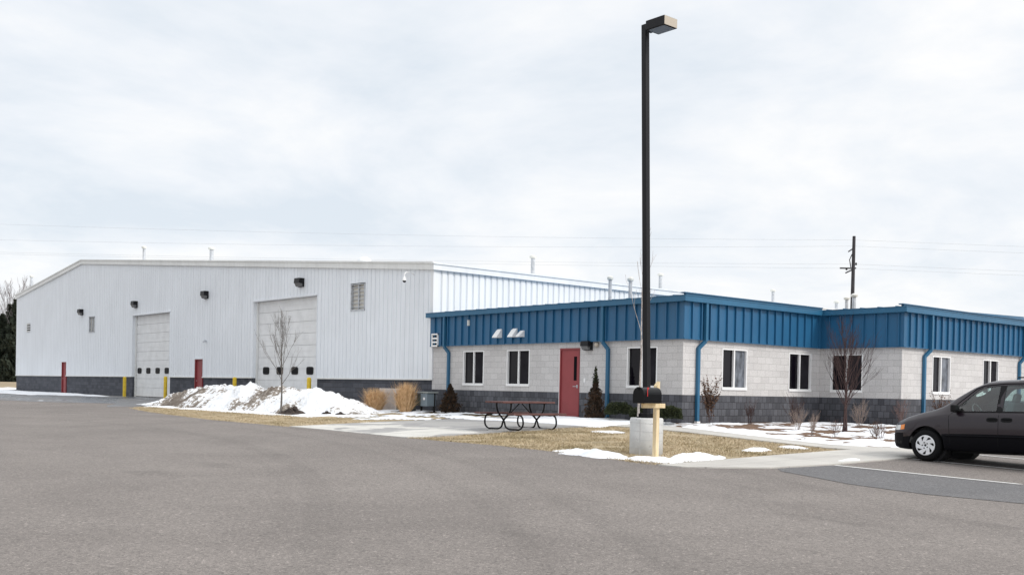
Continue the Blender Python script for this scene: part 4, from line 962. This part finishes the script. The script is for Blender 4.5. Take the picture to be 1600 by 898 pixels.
# ------------------------------------------------------------------ power line
pp = Vector((98.95, 60.14, 0)); base_z = g(pp.x, pp.y)
up_ = thing('utility_pole', (pp.x, pp.y, base_z), 'tall dark wooden utility pole with short cross arms beyond the office roof', 'utility pole')
q = MB(); q.tube([(-.0, 0, -1), (.05, -.05, 17.75-base_z)], [.26, .16], 10); q.build('pole_shaft', M['pole_wood'], up_)
lat = Rt.copy(); Ht = 14.35-base_z
q = MB(); q.bar(-lat*1.35+Vector((0, 0, Ht)), lat*.1+Vector((0, 0, Ht)), .14, .14); q.build('cross_arm', M['pole_wood'], up_)
q = MB(); q.bar(-lat*.75+Vector((0, 0, Ht-.5)), lat*.35+Vector((0, 0, Ht+.05)), .14, .14); q.build('cross_arm', M['pole_wood'], up_)
q = MB(); q.bar(-lat*.5+Vector((0, 0, Ht+1.75)), lat*.0+Vector((0, 0, Ht+2.1)), .14, .12); q.tube([-lat*.1+Vector((0, 0, Ht+1.5)), -lat*.35+Vector((0, 0, Ht+.9)), -lat*.2+Vector((0, 0, Ht+.1))], .05); q.build('switch_arm', M['pole_wood'], up_)
for l_, z_ in ((.35, .45), (-.65, -.1)):
    q = MB(); q.lathe([(.07, 0), (.12, .08), (.07, .16), (.1, .24), (0, .26)], 8, lat*l_+Vector((0, 0, Ht+z_-.1))); q.build('insulator', M['black'], up_)
left = Vector((30.44, 119.1, 0)); dirn = (left-pp).normalized(); span = (left-pp).length
lab = ['topmost overhead power line crossing the sky to the pole top', 'second overhead power line from the top', 'third overhead power line from the top, just above the lowest', 'lowest overhead power line, skimming the warehouse roof']
for k_, (zl, zp, zr, sag, off) in enumerate(((17.60, 17.35, 17.0, .55, 0), (15.95, 16.7, 16.3, .55, .0), (14.55, 14.8, 14.3, .40, .3), (14.3, 14.35, 13.9, .30, -.6))):
    P_ = []
    for i in range(41):
        t_ = i/40*1.25; p = pp+dirn*span*t_; z = zp+(zl-zp)*t_-sag*4*(t_*(1.25-t_))/1.56; P_.append((p.x, p.y, z))
    P_ = P_[::-1]
    for i in range(1, 21):
        p = pp-dirn*4.0*i; z = zp-(zp-zr)*(i/10)+.0*i; P_.append((p.x, p.y, z-.3*math.sin(i/20*math.pi)))
    q = MB(); q.tube(P_, .010, 4); tag(q.build('power_line', M['wire']), lab[k_], 'power line', 'overhead power lines')

# ------------------------------------------------------------------ distant trees at the left
def world_at(px, dist): 
    l_ = (px-800)/f_px*dist; return Vector((Fw.x*dist+Rt.x*l_, Fw.y*dist+Rt.y*l_, 0))
for i, (px, ds, hgt, lb) in enumerate(((-14, 172, 12.0, 'bare pale tree at the far left edge of the woods'), (9, 176, 14.0, 'tall bare pale tree behind the dark spruces, left of the building'), (33, 168, 14.0, 'bare pale tree nearest the warehouse corner'), (52, 190, 14.5, 'bare pale tree half hidden behind the warehouse gable'))):
    p = world_at(px, ds); bare_tree('far_tree', (p.x, p.y, g(p.x, p.y)), lb, 'tree', hgt, .22, 60+i, M['far_bark'], M['far_bark'], first=.3, n_br=22, blen=.34, ang=.42, depth=2, spread=.45, nb=4, group='bare trees beyond the field', rmin=.012)
for i, (px, ds, hgt, wd, lb) in enumerate(((-22, 165, 11, 2.6, 'dark spruce at the far left, partly outside the frame'), (2, 162, 10.2, 2.5, 'dark spruce leftmost of the visible evergreens'), (14, 168, 12.2, 2.2, 'tallest dark spruce, standing between its neighbours'), (25, 160, 12.8, 2.4, 'dark spruce touching the warehouse corner'), (40, 170, 11.5, 2.5, 'dark spruce behind the warehouse corner'))):
    p = world_at(px, ds); leaf_mass('spruce', (p.x, p.y), lb, 'conifer', (wd, wd, hgt), 6000, M['spruce'], 80+i, 'cone', 'dark spruces beyond the field', .42)
def thicket(px0, px1, ds, hgt, n_, seed):
    rn = random.Random(seed); mb = MB(); a_ = world_at(px0, ds); b_ = world_at(px1, ds)
    for k_ in range(n_):
        p = a_.lerp(b_, rn.random())+Vector((rn.uniform(-2, 2), rn.uniform(-2, 2), 0)); p.z = g(p.x, p.y)
        spray(mb, rn, p, Vector((rn.uniform(-.3, .3), rn.uniform(-.3, .3), 1)), hgt*rn.uniform(.4, .9), .05, 2, 3, .5, .2, rmin=.018)
    tag(mb.build('thicket', M['far_bark']), 'tangled grey brush between the distant trees at far left', 'brush', kind='stuff')
thicket(-40, 30, 166, 8, 60, 4)

# ------------------------------------------------------------------ minivan
VX, VY = 21.29, 10.60; vz = g(20.6, 10.0)+.012
van = thing('minivan', (VX, VY, vz), 'dark plum-grey minivan parked nose-in at the right edge', 'car', rz=math.pi/2)
van.rotation_euler = (R(.6), R(1.0), math.pi/2)
# stations: x, zbottom, half width, belt z, roof-edge half width, roof-edge z, top z
ST = [(.90, .34, .50, .57, .45, .62, .64), (.86, .27, .66, .62, .60, .68, .71), (.74, .24, .82, .71, .74, .77, .82), (.50, .22, .925, .80, .80, .87, .92), (.20, .22, .955, .87, .82, .96, 1.00),
      (-.10, .22, .965, .93, .81, 1.035, 1.075), (-.32, .22, .97, .965, .79, 1.12, 1.17), (-.60, .22, .975, .985, .76, 1.30, 1.37), (-.90, .22, .975, .995, .73, 1.47, 1.555), (-1.15, .22, .975, 1.0, .71, 1.555, 1.655),
      (-1.5, .22, .975, 1.0, .705, 1.585, 1.67), (-2.3, .22, .975, 1.0, .705, 1.60, 1.69), (-3.1, .24, .97, 1.0, .70, 1.59, 1.68), (-3.5, .26, .955, 1.0, .69, 1.55, 1.66), (-3.68, .28, .93, 1.0, .70, 1.40, 1.48), (-3.78, .30, .90, .98, .74, 1.10, 1.14), (-3.84, .34, .86, .80, .74, .84, .86), (-3.86, .40, .80, .60, .7, .62, .63)]
sx = [s_[0] for s_ in ST][::-1]
xs = np.arange(.90, -3.861, -.04); xs = np.append(xs, -3.86)
cols = []
for c_ in range(1, 7):
    y_ = [s_[c_] for s_ in ST][::-1]; fine = np.interp(np.arange(-3.86, .901, .01), sx, y_)
    kk = np.ones(13)/13; pad = np.pad(fine, 6, mode='edge'); fine = np.convolve(pad, kk, 'valid'); cols.append(np.interp(xs, np.arange(-3.86, .901, .01), fine))
mb = MB(); rows = []
for i, x in enumerate(xs):
    zb_, hw, zbelt, yr, zr, zt = [c_[i] for c_ in cols]
    half = [(0, zb_), (hw*.80, zb_), (hw*.93, zb_+.025), (hw*.985, zb_+.10), (hw*1.0, (zb_+zbelt)*.45+.03), (hw*1.005, (zb_+zbelt)*.55+.03), (hw*.992, zbelt-.10), (hw*.972, zbelt-.02)]
    half += [(hw*.955, zbelt)] + [(hw*.955+(yr-hw*.955)*t_**1.15, zbelt+(zr-zbelt)*t_) for t_ in (.25, .5, .75, 1)]
    half += [(yr*.93, zr+(zt-zr)*.42), (yr*.78, zr+(zt-zr)*.70), (yr*.5, zr+(zt-zr)*.92), (0, zt)]
    row = half+[(-y_, z_) for y_, z_ in half[-2:0:-1]]; rows.append([(x, y_, z_) for y_, z_ in row])
n_ = len(rows[0]); vs = [p for r_ in rows for p in r_]
fs = [(i*n_+k_, i*n_+(k_+1) % n_, (i+1)*n_+(k_+1) % n_, (i+1)*n_+k_) for i in range(len(rows)-1) for k_ in range(n_)]+[tuple(range(n_))[::-1], tuple(range((len(rows)-1)*n_, len(rows)*n_))]
mb.faces(vs, fs)
body = mb.build('body', M['car_paint'], smooth=True)
bm = bmesh.new(); bm.from_mesh(body.data); bmesh.ops.remove_doubles(bm, verts=bm.verts[:], dist=1e-4); bmesh.ops.recalc_face_normals(bm, faces=bm.faces[:]); BV = BVHTree.FromBMesh(bm); bm.to_mesh(body.data); bm.free()
def side_y(x, z, s_=1):
    h = BV.ray_cast(Vector((x, s_*3, z)), Vector((0, -s_, 0))); return h[0] if h[0] else Vector((x, s_*.9, z))
def prism_xz(P_, y0, y1):
    q = MB(); k_ = len(P_); q.faces([(x, y0, z) for x, z in P_]+[(x, y1, z) for x, z in P_], [tuple(range(k_)), tuple(range(k_, 2*k_))[::-1]]+[(i, i+k_, (i+1) % k_+k_, (i+1) % k_) for i in range(k_)]); return q
W_FRONT = [(-.62, 1.035), (-.66, 1.13), (-.99, 1.455), (-1.08, 1.505), (-1.42, 1.535), (-1.42, 1.035)]
W_MID = [(-1.54, 1.035), (-1.54, 1.54), (-2.52, 1.55), (-2.52, 1.035)]
W_REAR = [(-2.62, 1.035), (-2.62, 1.55), (-3.40, 1.51), (-3.56, 1.035)]
def cutter(q):
    o_ = q.build('cutter', M['black']); b_ = bmesh.new(); b_.from_mesh(o_.data); bmesh.ops.recalc_face_normals(b_, faces=b_.faces[:]); b_.to_mesh(o_.data); b_.free(); return o_
cut = [cutter(prism_xz(w_, -1.2, 1.2)) for w_ in (W_FRONT, W_MID, W_REAR)]
def grow(P_): return P_
ws = prism_xz([(-.24, 1.11), (-.92, 1.53), (-.98, 1.75), (-.16, 1.30)], -.72, .72); cut.append(cutter(ws))
wheels = [(0, 1), (0, -1), (-2.88, 1), (-2.88, -1)]
for x, s_ in wheels:
    q = MB(); q.lathe([(.385, -.28), (.385, .4)], 36, (x, s_*.75, .335), Matrix(((1, 0, 0), (0, 0, s_), (0, 1, 0)))); cut.append(cutter(q))
sol = body.modifiers.new('s', 'SOLIDIFY'); sol.thickness = .03; sol.offset = -1
for c_ in cut:
    b_ = body.modifiers.new('b', 'BOOLEAN'); b_.operation = 'DIFFERENCE'; b_.object = c_; b_.solver = 'EXACT'
dg = bpy.context.evaluated_depsgraph_get(); dg.update(); me2 = bpy.data.meshes.new_from_object(body.evaluated_get(dg)); body.modifiers.clear(); body.data = me2
me2.materials.clear(); me2.materials.append(M['car_paint']); me2.materials.append(M['car_low'])
for p in me2.polygons:
    p.material_index = 1 if p.center.z < .515 else 0
    p.use_smooth = True
for c_ in cut: bpy.data.objects.remove(c_)
es = body.modifiers.new('es', 'EDGE_SPLIT'); es.split_angle = R(38)
body.parent = van
def pane(P_, s_, m_, name, inset=.012):
    b_ = bmesh.new(); b_.faces.new([b_.verts.new((x, 0, z)) for x, z in P_])
    for k_ in range(1, 12):
        for no, co in (((1, 0, 0), (-.5-k_*.27, 0, 0)), ((0, 0, 1), (0, 0, 1.0+k_*.06))): bmesh.ops.bisect_plane(b_, geom=b_.verts[:]+b_.edges[:]+b_.faces[:], plane_co=co, plane_no=no)
    bmesh.ops.triangulate(b_, faces=b_.faces[:])
    for v in b_.verts:
        v.co = side_y(v.co.x, v.co.z, s_)-Vector((0, s_*inset, 0))
    me_ = bpy.data.meshes.new(name); b_.to_mesh(me_); b_.free(); me_.materials.append(m_)
    for p in me_.polygons: p.use_smooth = True
    o_ = bpy.data.objects.new(name, me_); COL.objects.link(o_); o_.parent = van; return o_
for s_ in (1, -1):
    for w_, m_ in ((W_FRONT, 'car_glass'), (W_MID, 'car_glass_dark'), (W_REAR, 'car_glass_dark')): pane(w_, s_, M[m_], 'side_window')
# windscreen following the surface
q = MB(); xs_ = np.linspace(-.22, -.96, 10); ys_ = np.linspace(-.715, .715, 11); gr = []
for x in xs_:
    for y_ in ys_:
        h = BV.ray_cast(Vector((x, y_, 3)), Vector((0, 0, -1))); gr.append(h[0]-Vector((0, 0, .012)))
q.faces(gr, [(i*11+j, i*11+j+1, (i+1)*11+j+1, (i+1)*11+j) for i in range(9) for j in range(10)]); q.build('windscreen', M['car_glass'], van, smooth=True)
def strip(P_, s_, r_, name, m_, parent=van, sides=6, flat=None):
    q = MB(); pts = []
    for (x0, z0), (x1, z1) in zip(P_, P_[1:]):
        k_ = max(1, int(math.hypot(x1-x0, z1-z0)/.08))
        for i in range(k_): t_ = i/k_; pts.append(side_y(x0+(x1-x0)*t_, z0+(z1-z0)*t_, s_))
    pts.append(side_y(*P_[-1], s_)); q.tube(pts, r_, sides); return q.build(name, m_, parent, smooth=True)
for s_ in (1, -1):
    strip([(.30, .535), (-.02, .535)] if 0 else [(-.42, .53), (-3.0, .53)] if 0 else [(-.42, .535), (-2.42, .535)], s_, .020, 'rub_strip', M['car_low'])
    strip([(-.52, .30), (-.50, .60), (-.48, .93), (-.56, 1.02)], s_, .005, 'door_seam', M['black'])
    strip([(-1.48, .28), (-1.48, 1.02)], s_, .005, 'door_seam', M['black'])
    strip([(-2.57, .78), (-2.57, 1.02)], s_, .005, 'door_seam', M['black'])
    strip([(-.56, 1.012), (-1.5, 1.018), (-2.5, 1.02), (-3.6, 1.015)], s_, .012, 'belt_moulding', M['black'])
    strip([(-.5, 1.02), (-.62, 1.18), (-.96, 1.485), (-1.1, 1.54), (-1.5, 1.575), (-2.6, 1.585), (-3.4, 1.55)], s_, .010, 'drip_rail', M['car_low'])
    for x in (-1.36, -1.64):
        q = MB(); n_ = 18; c0 = side_y(x, .865, s_); P_ = []
        for k_ in range(n_):
            a_ = 2*math.pi*k_/n_; cx_, cz_ = math.cos(a_), math.sin(a_); P_.append(side_y(x+.11*math.copysign(abs(cx_)**.6, cx_), .865+.045*math.copysign(abs(cz_)**.7, cz_), s_)+Vector((0, s_*.006, 0)))
        q.face(P_); ho = q.build('door_handle', M['black'], van)
        q = MB(); q.bar(c0+Vector((-.085, s_*.014, .012)), c0+Vector((.085, s_*.014, .012)), .014, .03, up=(0, 1, 0)); q.build('handle_grip', M['car_low'], ho)
    # pillar black between doors
    q = MB(); P_ = [side_y(-1.425, 1.03, s_), side_y(-1.535, 1.03, s_), side_y(-1.535, 1.3, s_), side_y(-1.535, 1.54, s_), side_y(-1.425, 1.54, s_), side_y(-1.425, 1.3, s_)]; q.face([p+Vector((0, s_*.004, 0)) for p in P_]); q.build('door_pillar', M['black'], van)
    # mirror
    q = MB(); c0 = side_y(-.66, 1.06, s_); q.box(c0+Vector((.02, s_*.13, .03)), (.10, .20, .14)); q.box(c0+Vector((.0, s_*.02, -.02)), (.12, .10, .06)); bevel(q.build('wing_mirror', M['black'], van), .03, 3)
    q = MB(); P_ = [side_y(-.50, 1.02, s_), side_y(-.61, 1.02, s_), side_y(-.61, 1.12, s_)]; q.face([p+Vector((0, s_*.004, 0)) for p in P_]); q.build('mirror_sail', M['black'], van)
    # headlamp and marker, wrapping round the corner
    def wrap(P0, name, m_, off=.006):
        q = MB(); gr = []
        for z_ in np.linspace(0, 1, 5):
            for t_ in np.linspace(0, 1, 9):
                a_ = P0[0]+(P0[1]-P0[0])*t_; zz_ = P0[2]+(P0[3]-P0[2])*z_+P0[4]*t_
                d = Vector((math.cos(a_), s_*math.sin(a_), 0)); o0 = Vector((.2, 0, zz_))
                h = BV.ray_cast(o0+d*3, -d); p = h[0] if h[0] else o0+d*.7; gr.append(p+d*off)
        q.faces(gr, [(i*9+j, i*9+j+1, (i+1)*9+j+1, (i+1)*9+j) for i in range(4) for j in range(8)]); return q.build(name, m_, van, smooth=True)
    wrap((R(34), R(66), .60, .70, .03), 'headlight', M['lamp_clear']); wrap((R(66.4), R(73), .63, .73, .015), 'marker_light', M['amber'])
    wrap((R(20), R(68), .34, .40, 0), 'bumper_groove', M['black'], .003)
    # A dark bumper cover
    wrap((R(2), R(71), .30, .565, 0), 'bumper', M['car_low'], .004)
q = MB()
for z_ in (.46, .50, .54): q.box((.905, 0, z_), (.02, .7, .018))
q.build('grille', M['black'], van)
q = MB(); gl_ = []
for i in range(2):
    pass
# wheels
for x, s_ in wheels:
    wh = bpy.data.objects.new('wheel', None)
    A_ = Matrix(((1, 0, 0), (0, 0, s_), (0, 1, 0)))
    q = MB(); q.lathe([(.205, -.10), (.27, -.105), (.305, -.09), (.320, -.05), (.322, 0), (.320, .05), (.305, .09), (.27, .105), (.205, .10)], 40, (x, s_*.865, .322), A_)
    wo = q.build('wheel', M['rubber'], van, smooth=True)
    q = MB(); q.lathe([(0, .085), (.03, .104), (.09, .106), (.13, .104), (.185, .104), (.200, .108), (.208, .100), (.208, .03), (0, .03)][::-1], 48, (x, s_*.865, .322), A_); q.build('wheel_cover', M['alloy'], wo, smooth=True)
    q = MB()
    for k_ in range(7):
        a0 = 2*math.pi*k_/7; vs_ = []
        for rr_, aa in ((.100, .0), (.172, .16), (.184, .30), (.184, .50), (.165, .50), (.120, .22)):
            vs_.append(Vector((x, s_*.865, .322))+A_ @ Vector((rr_*math.cos(a0+aa), rr_*math.sin(a0+aa), .1075)))
        q.face(vs_)
    for k_ in range(5):
        a0 = 2*math.pi*k_/5; c_ = Vector((x, s_*.865, .322))+A_ @ Vector((.058*math.cos(a0), .058*math.sin(a0), .114)); q.face([c_+A_ @ Vector((.014*math.cos(t_), .014*math.sin(t_), 0)) for t_ in np.linspace(0, 6.28, 9)[:-1]])
    q.build('cover_slots', M['black'], wo)
    q = MB(); q.lathe([(.375, -.30), (.375, -.02)], 30, (x, s_*.80, .335), A_); q.build('wheel_well', M['dark_hole'], van)
# underbody, interior
q = MB(); q.box((-1.5, 0, .25), (3.0, 1.1, .14)); q.build('underbody', M['dark_hole'], van)
q = MB(); q.box((-1.9, 0, .40), (3.0, 1.8, .04)); q.build('cabin_floor', M['car_inner'], van)
q = MB(); q.box((-.45, 0, .93), (.45, 1.62, .18)); bevel(q.build('dashboard', M['car_inner'], van), .05)
q = MB(); pts = [(-.80+.05*math.sin(t_)*0+.06*math.cos(t_), .38+.18*math.sin(t_), 1.02+.16*math.cos(t_)) for t_ in np.linspace(0, 2*math.pi, 25)]; q.tube(pts, .014, 6, False); q.tube([(-.6, .38, .95), (-.8, .38, 1.02)], .03, 6); q.build('steering_wheel', M['car_inner'], van)
for x, y_, wd in ((-1.25, .38, .5), (-1.25, -.38, .5), (-2.15, 0, 1.3), (-3.0, 0, 1.3)):
    q = MB(); q.box((x+.05, y_, .62), (.5, wd, .18)); rot = Matrix.Rotation(R(-14), 3, 'Y'); q.box((x-.25, y_, .92), (.14, wd, .62), rot)
    for k_ in ((-.22, .22) if wd > 1 else (0,)): q.box((x-.33, y_+k_, 1.30), (.09, .24, .17), rot)
    bevel(q.build('seat', M['car_inner'], van), .04, 3)
q = MB(); q.tube([(-.20, .5, 1.13), (-.28, .1, 1.16)], .008, 5); q.tube([(-.20, -.1, 1.13), (-.28, -.5, 1.16)], .008, 5); q.build('wiper', M['black'], van)
q = MB(); q.tube([(-1.7, .6, 1.70), (-3.1, .6, 1.69)], .014, 6); q.tube([(-1.7, -.6, 1.70), (-3.1, -.6, 1.69)], .014, 6); q.build('roof_rack', M['black'], van)
q = MB(); q.box((-3.85, 0, .46), (.08, 1.66, .2)); bevel(q.build('rear_bumper', M['car_low'], van), .03)
for s_ in (-1, 1): q = MB(); q.box((-3.80, s_*.80, .85), (.06, .16, .32)); bevel(q.build('tail_light', M['red_flag'], van), .02)
q = MB(); q.box((-3.64, 0, 1.25), (.02, 1.2, .4), Matrix.Rotation(R(22), 3, 'Y')); q.build('rear_window', M['door_glass'], van)
